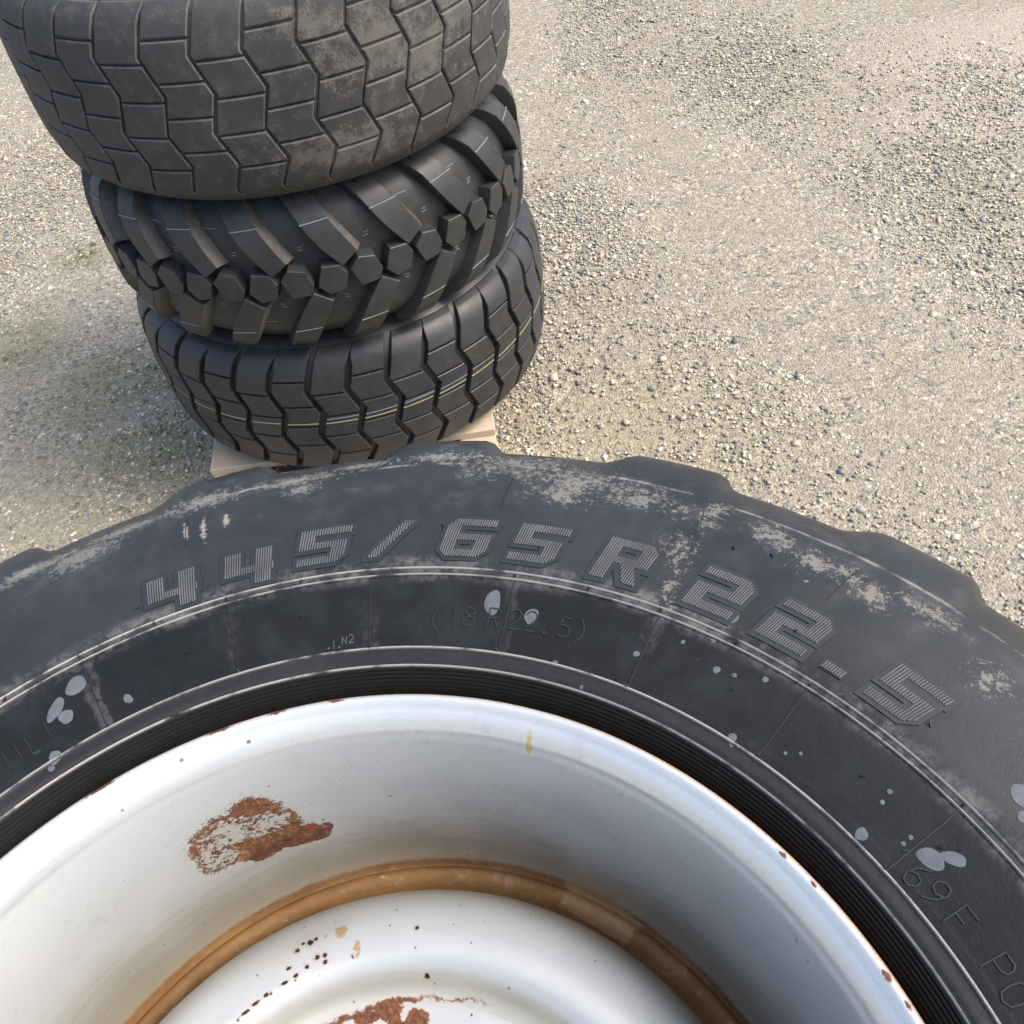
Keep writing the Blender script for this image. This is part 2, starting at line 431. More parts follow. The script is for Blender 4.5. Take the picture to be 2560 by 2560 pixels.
def ground_mat():
    g = G('gravel_ground')
    p = g.pos()
    big = g.noise(p, 0.9, 4, 0.6)
    mid = g.noise(p, 4.0, 5, 0.6)
    fine = g.noise(p, 60.0, 4, 0.7)
    grain = g.noise(p, 420.0, 3, 0.7)
    warp = g.vm('ADD', p, g.vm('MULTIPLY', g.noise(p, 90.0, 2, 0.5, 0.0, True), (0.006, 0.006, 0.006)))
    d1, c1 = g.voro(warp, 150.0)
    d2, c2 = g.voro(warp, 85.0)
    a1 = g.sep(c1)
    a2 = g.sep(c2)
    pal = [(0.0, (0.085, 0.088, 0.090)), (0.10, (0.17, 0.172, 0.168)), (0.24, (0.31, 0.275, 0.215)), (0.44, (0.42, 0.37, 0.285)),
           (0.68, (0.51, 0.45, 0.345)), (0.86, (0.46, 0.355, 0.275)), (0.93, (0.74, 0.69, 0.57))]
    s1 = g.ramp(a1[0], pal, True)
    s2 = g.ramp(a2[0], pal, True)
    stone = g.mix(g.ss(0.55, 0.65, a2[1] * 0.7 + mid * 0.4), s1, s2)
    sand = g.mix(g.ss(0.3, 0.7, grain), (0.22, 0.192, 0.145), (0.52, 0.46, 0.345))
    coarse = g.ss(0.36, 0.58, mid * 0.65 + big * 0.35 + (fine - 0.5) * 0.25)
    c = g.mix(coarse * 0.55 + 0.35, sand, stone)
    c = g.mix(g.ss(0.30, 0.75, fine), g.mix(0.55, c, (0.20, 0.185, 0.16)), c)
    # a pinker sandy patch at the far right, yellow-green film near the pallets
    x, y, z = g.sep(p)
    pv = g.comb(x, y)
    pink = g.ss(0.0, 0.6, g.blobs(pv, [(2.5, 4.0, 0.9, 0.5), (2.1, 3.5, 0.5, 0.35)]) + (mid - 0.5) * 0.8)
    c = g.mix(pink * 0.55, c, (0.43, 0.37, 0.315))
    film = g.ss(0.0, 0.7, g.blobs(pv, [(-1.0, 1.9, 1.1, 0.55), (0.3, 1.9, 0.8, 0.5)]) + (mid - 0.5) * 1.2)
    c = g.mix(film * 0.22, c, (0.36, 0.315, 0.17))
    moss = g.ss(0.1, 0.6, g.blobs(pv, [(-1.25, 2.5, 0.35, 0.28), (-1.55, 3.35, 0.22, 0.16), (-1.65, 2.8, 0.25, 0.3), (-1.1, 2.15, 0.25, 0.2), (-1.0, 2.85, 0.15, 0.4)]) + (fine - 0.5) * 1.4 + (mid - 0.5) * 0.9)
    c = g.mix(moss * 0.38, c, (0.17, 0.17, 0.07))
    c = g.vm('MULTIPLY', c, (0.94, 0.935, 0.895))
    h = d1 * -0.9 + d2 * -0.6 + grain * 0.3
    return g.done(c, 0.92, 0.0, g.bump(h, 0.8, 0.006), 0.25)

def stone_mat():
    g = G('gravel_stones')
    p = g.pos()
    a = g.attr('tone')
    n = g.noise(p, 500.0, 3, 0.7)
    c = g.ramp(a, [(0.0, (0.15, 0.155, 0.155)), (0.10, (0.23, 0.235, 0.23)), (0.26, (0.29, 0.285, 0.27)), (0.38, (0.41, 0.36, 0.275)),
                   (0.58, (0.51, 0.45, 0.345)), (0.76, (0.46, 0.35, 0.275)), (0.83, (0.62, 0.56, 0.45)), (0.94, (0.78, 0.74, 0.63))], True)
    c = g.mix(n, g.mix(0.12, c, (0.15, 0.14, 0.12)), g.mix(0.12, c, (0.75, 0.70, 0.6)))
    c = g.vm('MULTIPLY', c, (0.94, 0.935, 0.895))
    return g.done(c, 0.85, 0.0, g.bump(n, 0.3, 0.001), 0.3)

def wood_mat():
    g = G('pallet_wood')
    o = g.obj()
    x, y, z = g.sep(o)
    ln = g.noise(g.comb(x * 3.0, y * 60.0, z * 60.0), 1.0, 5, 0.65, 0.6)
    n = g.noise(g.pos(), 25.0, 4, 0.6)
    c = g.mix(ln, (0.36, 0.28, 0.19), (0.58, 0.485, 0.36))
    c = g.mix(g.ss(0.55, 0.75, n) * 0.5, c, (0.36, 0.30, 0.25))
    return g.done(c, 0.8, 0.0, g.bump(ln, 0.3, 0.002), 0.3)

MAT['front'] = rubber_front()
MAT['front_tread'] = rubber('tread_rubber_scuffed', (0.020, 0.022, 0.026), (0.038, 0.040, 0.044), dust=0.25)
MAT['worn'] = rubber('worn_tread_rubber', (0.028, 0.028, 0.0275), (0.050, 0.0495, 0.048), dust=0.35, rough=(0.55, 0.75), bump=0.55,
                     center=(-0.378, 2.223, 1.202),
                     mud=[(-62.0, 3.0, 16.0, 9.0), (-50.0, -2.0, 14.0, 9.0), (-74.0, 9.0, 8.0, 4.0), (-40.0, 6.0, 12.0, 12.0), (-72.0, -14.0, 22.0, 5.0)])
MAT['worn_edge'] = rubber('dusty_block_edges', (0.040, 0.039, 0.037), (0.11, 0.105, 0.095), dust=0.4, rough=(0.6, 0.8), bump=0.4)
MAT['new'] = rubber('new_tread_rubber', (0.020, 0.021, 0.0225), (0.033, 0.034, 0.035), dust=0.10, rough=(0.40, 0.52), bump=0.15)
MAT['lug'] = rubber('lug_rubber', (0.022, 0.023, 0.0235), (0.036, 0.037, 0.037), dust=0.08, rough=(0.42, 0.55), bump=0.15)
MAT['lug_flank_lit'] = rubber('sunlit_dusty_lug_flank', (0.040, 0.039, 0.037), (0.095, 0.088, 0.078), dust=0.2, rough=(0.45, 0.6), bump=0.2)  # upper lugs' right flanks: sunlight painted in as a paler tone, plus dust
MAT['letter'] = plain('worn_letter_rubber', (0.016, 0.0185, 0.022), 0.45, 0.2)
MAT['hatch'] = plain('dusty_letter_ribs', (0.105, 0.109, 0.11), 0.5, 0.7, 45.0)
MAT['spot'] = plain('dried_grey_drips', (0.075, 0.088, 0.100), 0.6, 0.55, 130.0)
MAT['flash'] = plain('moulding_flash', (0.022, 0.023, 0.025), 0.42, 0.3)
MAT['spew'] = plain('rubber_nibs', (0.012, 0.012, 0.013), 0.5, 0.2)
MAT['chalk'] = plain('pale_mould_line', (0.22, 0.23, 0.23), 0.6, 0.5, 50.0)
MAT['yellow'] = plain('yellow_marking_line', (0.30, 0.285, 0.15), 0.6, 0.2, 50.0)
MAT['bluewhite'] = plain('pale_blue_marking_line', (0.22, 0.26, 0.28), 0.6, 0.25, 50.0)
MAT['muddy_flank_lit'] = plain('sunlit_muddy_lug_flank', (0.105, 0.10, 0.082), 0.75, 0.7, 40.0)  # lower lugs' right flanks: muddy beige, paled further as painted sunlight
MAT['rim'] = rim_paint()
MAT['disc'] = disc_paint()
MAT['ground'] = ground_mat()
MAT['stone'] = stone_mat()
MAT['wood'] = wood_mat()
MAT['moss'] = plain('moss_green', (0.11, 0.13, 0.045), 0.9, 0.5, 40.0)


# ------------------------------------------------------------------ object helpers
def tag(o, label=None, cat=None, group=None, kind=None):
    if label: o['label'] = label
    if cat: o['category'] = cat
    if group: o['group'] = group
    if kind: o['kind'] = kind
    return o

def empty(name, loc):
    o = bpy.data.objects.new(name, None)
    o.empty_display_size = 0.1
    o.location = loc
    COL.objects.link(o)
    return o

def mesh_from(name, verts, faces, mat, smooth=True, sharp=35.0):
    me = bpy.data.meshes.new(name)
    me.from_pydata([tuple(v) for v in verts], [], faces)
    me.materials.append(mat)
    if smooth:
        me.polygons.foreach_set('use_smooth', [True] * len(me.polygons))
        me.update()
        if sharp is not None:
            me.set_sharp_from_angle(angle=R(sharp))
    me.update()
    return me

def link(name, me, parent=None, loc=(0, 0, 0), rz=0.0):
    o = bpy.data.objects.new(name, me)
    COL.objects.link(o)
    o.parent = parent
    o.location = loc
    o.rotation_euler = (0, 0, rz)
    return o

def revolve(profile, n=160, jitter=None, closed=False):
    """profile: list of (r, z); returns verts, faces (normals outward when the list runs top -> outside -> bottom)"""
    V, F = [], []
    m = len(profile)
    for k in range(n):
        a = 2 * math.pi * k / n
        ca, sa = math.cos(a), math.sin(a)
        for r, z in profile:
            V.append((r * ca, r * sa, z))
    rows = m if closed else m - 1
    for k in range(n):
        k2 = (k + 1) % n
        for i in range(rows):
            i2 = (i + 1) % m
            F.append((k * m + i, k * m + i2, k2 * m + i2, k2 * m + i))
    return V, F


class Section:
    """half cross-section of a tyre from the crown outwards; v = arc length from the crown"""
    def __init__(self, pts, sub=6):
        P = np.array(pts, float)
        # Catmull-Rom, first point mirrored
        ext = np.vstack([[P[1][0], -P[1][1]], P, 2 * P[-1] - P[-2]])
        out = []
        for i in range(1, len(ext) - 2):
            p0, p1, p2, p3 = ext[i - 1], ext[i], ext[i + 1], ext[i + 2]
            for s in range(sub):
                t = s / sub
                out.append(0.5 * ((2 * p1) + (-p0 + p2) * t + (2 * p0 - 5 * p1 + 4 * p2 - p3) * t * t + (-p0 + 3 * p1 - 3 * p2 + p3) * t ** 3))
        out.append(ext[-2])
        self.P = np.array(out)
        d = np.hypot(*np.diff(self.P, axis=0).T)
        self.v = np.concatenate([[0], np.cumsum(d)])
        T = np.gradient(self.P, axis=0)
        T /= np.linalg.norm(T, axis=1)[:, None]
        self.N = np.stack([T[:, 1], -T[:, 0]], 1)      # outward normal for a path going from the crown to +z and inward
        self.N[0] = (1, 0)
    def at(self, v):
        a = abs(v)
        r = np.interp(a, self.v, self.P[:, 0]); z = np.interp(a, self.v, self.P[:, 1])
        nr = np.interp(a, self.v, self.N[:, 0]); nz = np.interp(a, self.v, self.N[:, 1])
        l = math.hypot(nr, nz)
        s = 1.0 if v >= 0 else -1.0
        return r, z * s, nr / l, nz * s / l
    def xyz(self, th, v, h):
        r, z, nr, nz = self.at(v)
        rr = r + nr * h
        return (rr * math.cos(th), rr * math.sin(th), z + nz * h)


def block_mesh(name, sec, L, Rt, H, mat, rref, cols=4, chamfer=0.0015, draft=0.002, sink=0.003, hfun=None, wob=0.0, soft=False, edge_mat=None, draft_right=None, right_mat=None):
    """a tread block between the poly-lines L and Rt (theta in degrees, v in metres, same length).
    H = height of its top over the carcass. Edges are chamfered, flanks drafted."""
    n = len(L)
    G2 = np.zeros((n, cols, 2))
    for i in range(n):
        for j in range(cols):
            t = j / (cols - 1)
            G2[i, j] = (1 - t) * np.array((R(L[i][0]) * rref, L[i][1])) + t * np.array((R(Rt[i][0]) * rref, Rt[i][1]))
    loop = [(i, 0) for i in range(n)] + [(n - 1, j) for j in range(1, cols)] + [(i, cols - 1) for i in range(n - 2, -1, -1)] + [(0, j) for j in range(cols - 2, 0, -1)]
    B = np.array([G2[i, j] for i, j in loop])
    nxt, prv = np.roll(B, -1, 0), np.roll(B, 1, 0)
    area = 0.5 * np.sum(B[:, 0] * nxt[:, 1] - nxt[:, 0] * B[:, 1])
    sg = 1.0 if area > 0 else -1.0
    def nrm(e):
        l = np.linalg.norm(e, axis=1)[:, None] + 1e-9
        e = e / l
        return np.stack([e[:, 1], -e[:, 0]], 1) * sg
    n1, n2 = nrm(B - prv), nrm(nxt - B)
    nn = n1 + n2
    nn /= np.linalg.norm(nn, axis=1)[:, None] + 1e-9
    cosang = np.clip(np.sum(nn * n1, 1), 0.5, 1.0)
    nn = nn / cosang[:, None]
    V, F = [], []
    hf = hfun if hfun else (lambda v: H)
    idx = {}
    for i in range(n):
        for j in range(cols):
            p = G2[i, j].copy()
            if (i, j) in loop:
                p -= nn[loop.index((i, j))] * chamfer
            idx[(i, j)] = len(V)
            w = wob * (random.random() - 0.5)
            V.append(sec.xyz(p[0] / rref, p[1], hf(p[1]) + w))
    top = [idx[k] for k in loop]
    ed = []
    for p in B:
        ed.append(len(V)); V.append(sec.xyz(p[0] / rref, p[1], max(hf(p[1]) * 0.55 if soft else hf(p[1]) - chamfer, 0.0001)))
    ba = []
    for p, q, ij in zip(B, nn, loop):
        p2 = p + q * (draft_right if (draft_right is not None and ij[1] == cols - 1) else draft)
        ba.append(len(V)); V.append(sec.xyz(p2[0] / rref, p2[1], -sink))
    for i in range(n - 1):
        for j in range(cols - 1):
            F.append((idx[(i, j)], idx[(i + 1, j)], idx[(i + 1, j + 1)], idx[(i, j + 1)]))
    m = len(loop)
    for k in range(m):
        k2 = (k + 1) % m
        F.append((top[k2], top[k], ed[k], ed[k2]))
        F.append((ed[k2], ed[k], ba[k], ba[k2]))
    me = mesh_from(name, V, F, mat, True, 30.0)
    if edge_mat is not None:
        me.materials.append(edge_mat)
        q0 = (n - 1) * (cols - 1)
        for k in range(m):
            me.polygons[q0 + 2 * k].material_index = 1
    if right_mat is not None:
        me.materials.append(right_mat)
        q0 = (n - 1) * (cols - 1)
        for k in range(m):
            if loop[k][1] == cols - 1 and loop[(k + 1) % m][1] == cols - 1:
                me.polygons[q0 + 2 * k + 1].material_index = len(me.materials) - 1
    bm = bmesh.new(); bm.from_mesh(me)
    bmesh.ops.recalc_face_normals(bm, faces=bm.faces)
    # the shell is open below: make sure the outside looks away from the axis
    c = sum((f.normal.x * f.calc_center_median().x + f.normal.y * f.calc_center_median().y + f.normal.z * f.calc_center_median().z * 0.3 for f in list(bm.faces)[:(n - 1) * (cols - 1)]))
    if c < 0:
        bmesh.ops.reverse_faces(bm, faces=bm.faces)
    bm.to_mesh(me); bm.free()
    me.set_sharp_from_angle(angle=R(70 if soft else 30))
    return me


def carcass_profile(sec, inner_r):
    """closed outline of a tyre wall: outer skin from both halves, thin beads, inner skin"""
    up = [tuple(p) for p in sec.P]
    dn = [(r, -z) for r, z in up[1:]]
    outer = list(reversed(up)) + dn                      # top bead -> crown -> bottom bead
    rb, zb = up[-1]
    inner = [(rb - 0.006, -zb + 0.012), (rb + 0.012, -zb + 0.034), (rb + 0.06, -zb + 0.022), ((rb + up[0][0]) / 2, -zb + 0.018),
             (up[0][0] - 0.07, -zb * 0.80), (up[0][0] - 0.045, -zb * 0.4), (up[0][0] - 0.042, 0.0)]
    inner = inner + [(r, -z) for r, z in reversed(inner[:-1])]
    return outer + inner


# ------------------------------------------------------------------ ground
def build_ground():
    # one sheet: a fine grid where the camera looks, a coarse skirt out to the horizon
    xs = np.concatenate([[-220, -60, -20, -8, -5], np.arange(-4.0, 4.51, 0.05), [6, 9, 20, 60, 220]])
    ys = np.concatenate([[-220, -60, -15, -5, -2], np.arange(-0.8, 8.01, 0.05), [10, 14, 24, 60, 220]])
    X, Y = np.meshgrid(xs, ys, indexing='ij')
    ph = rng.uniform(0, 6.28, (10, 2))
    Z = np.zeros_like(X)
    for k in range(10):
        fx, fy = rng.normal(0, 2.2, 2)
        Z += 0.0022 * np.sin(X * fx + ph[k, 0]) * np.sin(Y * fy + ph[k, 1])
    Z += rng.normal(0, 0.0009, X.shape)
    far = np.clip((np.hypot(X, Y - 3) - 6) / 6, 0, 1)
    Z *= 1 - far
    V = np.stack([X, Y, Z], -1).reshape(-1, 3)
    ny = len(ys)
    F = []
    for i in range(len(xs) - 1):
        for j in range(ny - 1):
            F.append((i * ny + j, (i + 1) * ny + j, (i + 1) * ny + j + 1, i * ny + j + 1))
    o = link('ground', mesh_from('ground', V, F, MAT['ground'], True, None))
    tag(o, 'pale beige gravel yard ground under the tyre stacks', None, None, 'structure')

def build_gravel():
    # angular chips squashed and dented at random, all in one mesh
    ico = np.array([(sx, sy, sz) for sx in (-1, 1) for sy in (-1, 1) for sz in (-1, 1)], float) * 0.68
    quad = [(0, 1, 3, 2), (4, 6, 7, 5), (0, 4, 5, 1), (2, 3, 7, 6), (0, 2, 6, 4), (1, 5, 7, 3)]
    tri = np.array([t for a, b, c, d in quad for t in ((a, b, c), (a, c, d))])
    N = 170000
    # sampled inside the seen wedge and a margin; more per square metre nearer to the camera
    y = rng.uniform(0.9, 7.0, N * 3)
    x = rng.uniform(-3.6, 3.9, N * 3)
    keep = (x > -1.9 - 0.28 * (y - 1)) & (x < 1.6 + 0.52 * (y - 1) + 0.2)
    # clumpy density
    dens = np.zeros_like(x)
    ph = rng.uniform(0, 6.28, (14, 2))
    for k in range(14):
        a = rng.uniform(0, 6.28); fr = rng.uniform(2.0, 7.0)
        dens += np.sin((x * math.cos(a) + y * math.sin(a)) * fr + ph[k, 0])
    dens = 0.5 + 0.16 * dens
    dens = np.clip(dens, 0.18, 1.0) * np.clip(1.25 - 0.13 * y, 0.3, 1.0)
    keep &= rng.uniform(0, 1, N * 3) < dens
    x, y = x[keep][:N], y[keep][:N]
    n = len(x)
    size = np.exp(rng.normal(math.log(0.0036), 0.42, n))
    big = rng.uniform(0, 1, n) < 0.006
    size[big] = rng.uniform(0.008, 0.014, big.sum())
    sx = size[:, None] * rng.uniform(0.7, 1.35, (n, 3))
    sx[:, 2] *= 0.36
    ang = rng.uniform(0, 6.283, n)
    V = ico[None] * (1 + rng.uniform(-0.42, 0.38, (n, 8, 3))) * sx[:, None, :]
    ca, sa = np.cos(ang)[:, None], np.sin(ang)[:, None]
    tl = rng.normal(0, 0.3, (n, 1))
    vx, vy, vz = V[..., 0], V[..., 1], V[..., 2]
    vz2 = vz + vx * tl
    P = np.stack([vx * ca - vy * sa + x[:, None], vx * sa + vy * ca + y[:, None], vz2 + (0.05 * sx[:, 2])[:, None] + 0.0005], -1).reshape(-1, 3)
    Fi = (tri[None] + (np.arange(n) * 8)[:, None, None]).reshape(-1)
    me = bpy.data.meshes.new('gravel')
    me.vertices.add(n * 8); me.vertices.foreach_set('co', P.astype(np.float32).ravel())
    nf = n * 12
    me.loops.add(nf * 3); me.loops.foreach_set('vertex_index', Fi.astype(np.int32))
    me.polygons.add(nf); me.polygons.foreach_set('loop_start', np.arange(0, nf * 3, 3, dtype=np.int32))
    me.update(calc_edges=True)
    at = me.attributes.new('tone', 'FLOAT', 'POINT')
    at.data.foreach_set('value', np.repeat(rng.uniform(0, 1, n), 8).astype(np.float32))
    me.materials.append(MAT['stone'])
    o = link('gravel', me)
    tag(o, 'loose pale and grey gravel stones scattered over the yard', 'gravel', None, 'stuff')

def build_moss():
    V, F = [], []
    spots = [(-1.25, 2.5, 0.26, 120), (-1.54, 3.38, 0.09, 60), (-1.65, 2.8, 0.18, 45), (-1.05, 2.2, 0.2, 60), (-1.0, 2.95, 0.14, 50), (-1.35, 2.05, 0.3, 40), (-1.15, 2.75, 0.2, 50)]
    for cx, cy, s, n in spots:
        for _ in range(n // 2):
            bx, by = cx + random.gauss(0, s * 0.5), cy + random.gauss(0, s * 0.5)
            for _b in range(4):
                a = random.uniform(0, 6.28); l = random.uniform(0.006, 0.018); w = random.uniform(0.0012, 0.003)
                px, py = bx + random.gauss(0, 0.007), by + random.gauss(0, 0.007)
                dx, dy = math.cos(a), math.sin(a)
                i = len(V)
                V += [(px - dy * w, py + dx * w, 0), (px + dy * w, py - dx * w, 0), (px + dx * l * 0.4 + dy * w * 0.7, py + dy * l * 0.4 - dx * w * 0.7, l * 0.5),
                      (px + dx * l * 0.4 - dy * w * 0.7, py + dy * l * 0.4 + dx * w * 0.7, l * 0.5), (px + dx * l, py + dy * l, l * 0.65)]
                F += [(i, i + 1, i + 2, i + 3), (i + 3, i + 2, i + 4)]
    o = link('moss', mesh_from('moss', V, F, MAT['moss'], False))
    tag(o, 'thin green moss and weeds in the gravel beside the stack', 'moss', None, 'stuff')

# ------------------------------------------------------------------ pallets
def box_mesh(name, sx, sy, sz, mat, bev=0.002):
    bm = bmesh.new()
    bmesh.ops.create_cube(bm, size=1.0)
    bmesh.ops.scale(bm, vec=(sx, sy, sz), verts=bm.verts)
    bmesh.ops.bevel(bm, geom=bm.edges[:], offset=bev, segments=1, affect='EDGES')
    me = bpy.data.meshes.new(name)
    bm.to_mesh(me); bm.free()
    me.materials.append(mat)
    return me

def build_pallet(cx, cy, label):
    p = empty('pallet', (cx, cy, 0))
    tag(p, label, 'pallet', 'wooden pallets under the tyre stacks')
    W, L = 0.80, 1.20
    deck = box_mesh('deck_board', 0.145, L, 0.022, MAT['wood'])
    cross = box_mesh('cross_board', W - 0.004, 0.145, 0.022, MAT['wood'])
    blk = box_mesh('block', 0.1, 0.14, 0.078, MAT['wood'])
    # long boards run across the seen front edge, so the deck boards lie along x
    deckx = box_mesh('deck_board', W, 0.13, 0.022, MAT['wood'])
    for k in range(7):
        y = -L / 2 + 0.065 + k * (L - 0.13) / 6
        link('deck_board', deckx, p, (random.uniform(-0.003, 0.003), y, 0.133 + random.uniform(-0.0004, 0.0004)))
    stringer = box_mesh('cross_board', 0.1, L - 0.01, 0.021, MAT['wood'])
    foot = box_mesh('foot_board', 0.1, L - 0.006, 0.021, MAT['wood'])
    for x in (-W / 2 + 0.053, 0, W / 2 - 0.053):
        link('cross_board', stringer, p, (x, 0, 0.1108))
        link('foot_board', foot, p, (x, 0, 0.0112))
        for y in (-L / 2 + 0.075, 0, L / 2 - 0.075):
            link('block', blk, p, (x, y, 0.0608))
    return p

# ------------------------------------------------------------------ zig-zag block tread (worn and new tyres)
ZV = [0.30, 0.21, 0.168, 0.10, 0.033, -0.036, -0.10, -0.16, -0.21, -0.30]
ZT = [5.5, 4.2, 2.4, 0.0, 2.7, 0.0, 2.8, 0.0, 1.8, 3.0]
def zig(v):
    return float(np.interp(-v, [-q for q in ZV], ZT))

def zig_tread(sec, H, gap, sipe, mat, rref, phase, shoulder, chamfer, top_end=0.20, tapered=True, edge_mat=None):
    """ten block meshes (two columns of five); each is repeated every 20 degrees"""
    rows = {0: [top_end, 0.090, 0.024, -0.042, -0.107, -top_end], 1: [top_end, 0.128, 0.057, -0.006, -0.071, -top_end]}
    out = []
    breaks = [0.168, 0.10, 0.033, -0.036, -0.10, -0.16]
    for col in (0, 1):
        for k in range(5):
            v1, v0 = rows[col][k], rows[col][k + 1]
            a = v1 - (sipe / 2 if k > 0 else 0)
            b = v0 + (sipe / 2 if k < 4 else 0)
            vs = [a] + [q for q in breaks if b + 0.004 < q < a - 0.004]
            if k == 0 or k == 4:
                ext = [q for q in ((0.19, 0.15, 0.185) if k == 0 else (-0.15, -0.185, -0.19)) if b + 0.004 < q < a - 0.004]
                vs = sorted(set(vs + ext), reverse=True)
            vs.append(b)
            def half(v, long_):
                w = gap / 2
                if abs(v) > 0.15 and not long_:
                    w = w * max(0.04, 1 - (abs(v) - 0.15) / 0.03)
                return math.degrees(w / rref)
            # column 0 lies right of a long groove, column 1 right of a short one
            Lp = [(phase + col * 10 + zig(v) + half(v, col == 0), v) for v in vs]
            Rp = [(phase + col * 10 + 10 + zig(v) - half(v, col == 1), v) for v in vs]
            def hf(v):
                t = min(1.0, max(0.0, (abs(v) - 0.155) / (top_end - 0.155)))
                return H * (1 - t * t * 0.9) if tapered else H
            out.append(block_mesh('tread_block', sec, Lp, Rp, H, mat, rref, 4, chamfer, 0.0022 if H > 0.01 else 0.001, 0.002, hf, edge_mat=edge_mat))
    return out

def place_zig(meshes, parent, name='tread_block'):
    for me in meshes:
        for k in range(18):
            link(name, me, parent, (0, 0, 0), R(20 * k))

def strip_mesh(name, sec, t0, t1, va, vb, w, h, mat, n=5, thick=0.0007):
    """a thin raised line on the tyre surface from (t0, va) to (t1, vb)"""
    V, F = [], []
    for i in range(n):
        t = i / (n - 1)
        th = R(t0 + (t1 - t0) * t); v = va + (vb - va) * t
        for dv, hh in ((-w / 2, h - 0.001), (-w / 2, h + thick), (w / 2, h + thick), (w / 2, h - 0.001)):
            V.append(sec.xyz(th, v + dv, hh))
    for i in range(n - 1):
        a, b = i * 4, (i + 1) * 4
        for q in range(3):
            F.append((a + q, b + q, b + q + 1, a + q + 1))
    return mesh_from(name, V, F, mat, False)

NEW_SEC = Section([(0.551, 0.0), (0.550, 0.06), (0.546, 0.11), (0.537, 0.15), (0.520, 0.178), (0.495, 0.200), (0.455, 0.216), (0.42, 0.220), (0.38, 0.216), (0.335, 0.198), (0.300, 0.178), (0.286, 0.160)])
WORN_SEC = Section([(0.529, 0.0), (0.528, 0.06), (0.5245, 0.11), (0.515, 0.15), (0.498, 0.180), (0.47, 0.203), (0.44, 0.213), (0.41, 0.2145), (0.37, 0.210), (0.33, 0.195), (0.300, 0.178), (0.286, 0.160)])

def tyre_body(sec, mat, name='carcass'):
    V, F = revolve(carcass_profile(sec, 0.28), 144, closed=True)
    return mesh_from(name, V, F, mat, True, 40.0)

def build_new_tyre(loc):
    t = empty('tyre', (loc[0], loc[1], loc[2] - 0.22))
    tag(t, 'new black tyre with zigzag grooves and yellow line, bottom of the stack', 'tyre', 'tyres in the stack on the pallet')
    z0 = (0, 0, 0.22)
    body = link('carcass', tyre_body(NEW_SEC, MAT['new']), t, z0)
    ms = zig_tread(NEW_SEC, 0.0165, 0.0185, 0.0050, MAT['new'], 0.566, -97.3, None, 0.0018, 0.205)
    for me in ms:
        for k in range(18):
            link('tread_block', me, t, z0, R(20 * k))
    # coloured marking lines: broken at every groove
    yl = [strip_mesh('marking_line', NEW_SEC, -97.3 + c * 10 + zig(0.004) + 0.95, -97.3 + c * 10 + 10 + zig(0.004) - 0.95, 0.0035, 0.0055, 0.0026, 0.0165, MAT['yellow']) for c in (0, 1)]
    wl = [strip_mesh('marking_line', NEW_SEC, -97.3 + c * 10 + zig(0.017) + 0.95, -97.3 + c * 10 + 10 + zig(0.017) - 0.95, 0.0160, 0.0180, 0.0013, 0.0165, MAT['bluewhite']) for c in (0, 1)]
    for k in range(18):
        for c in (0, 1):
            link('marking_line', yl[c], t, z0, R(20 * k))
        if k in (0, 1):
            for c in (0, 1):
                link('marking_line', wl[c], t, z0, R(20 * k))
    return t

def build_worn_tyre(loc, label, name='worn_tyre', mat='worn', group='tyres in the stack on the pallet', rz=0.0, phase=-96.7):
    t = empty(name, (loc[0], loc[1], loc[2] - 0.2145))
    tag(t, label, 'tyre', group)
    z0 = (0, 0, 0.2145)
    link('carcass', tyre_body(WORN_SEC, MAT[mat]), t, z0)
    ms = zig_tread(WORN_SEC, 0.0070, 0.0066, 0.0042, MAT[mat], 0.534, phase, None, 0.0026, 0.19, edge_mat=MAT['worn_edge'])
    for me in ms:
        for k in range(18):
            link('tread_block', me, t, z0, R(20 * k))
    t.rotation_euler = (0, 0, rz)
    return t

# ------------------------------------------------------------------ lug tyre (middle of the stack)
LUG_SEC = Section([(0.503, 0.0), (0.502, 0.05), (0.499, 0.09), (0.490, 0.125), (0.474, 0.150), (0.45, 0.170), (0.42, 0.183), (0.39, 0.186), (0.35, 0.180), (0.315, 0.165), (0.29, 0.145), (0.280, 0.130)])

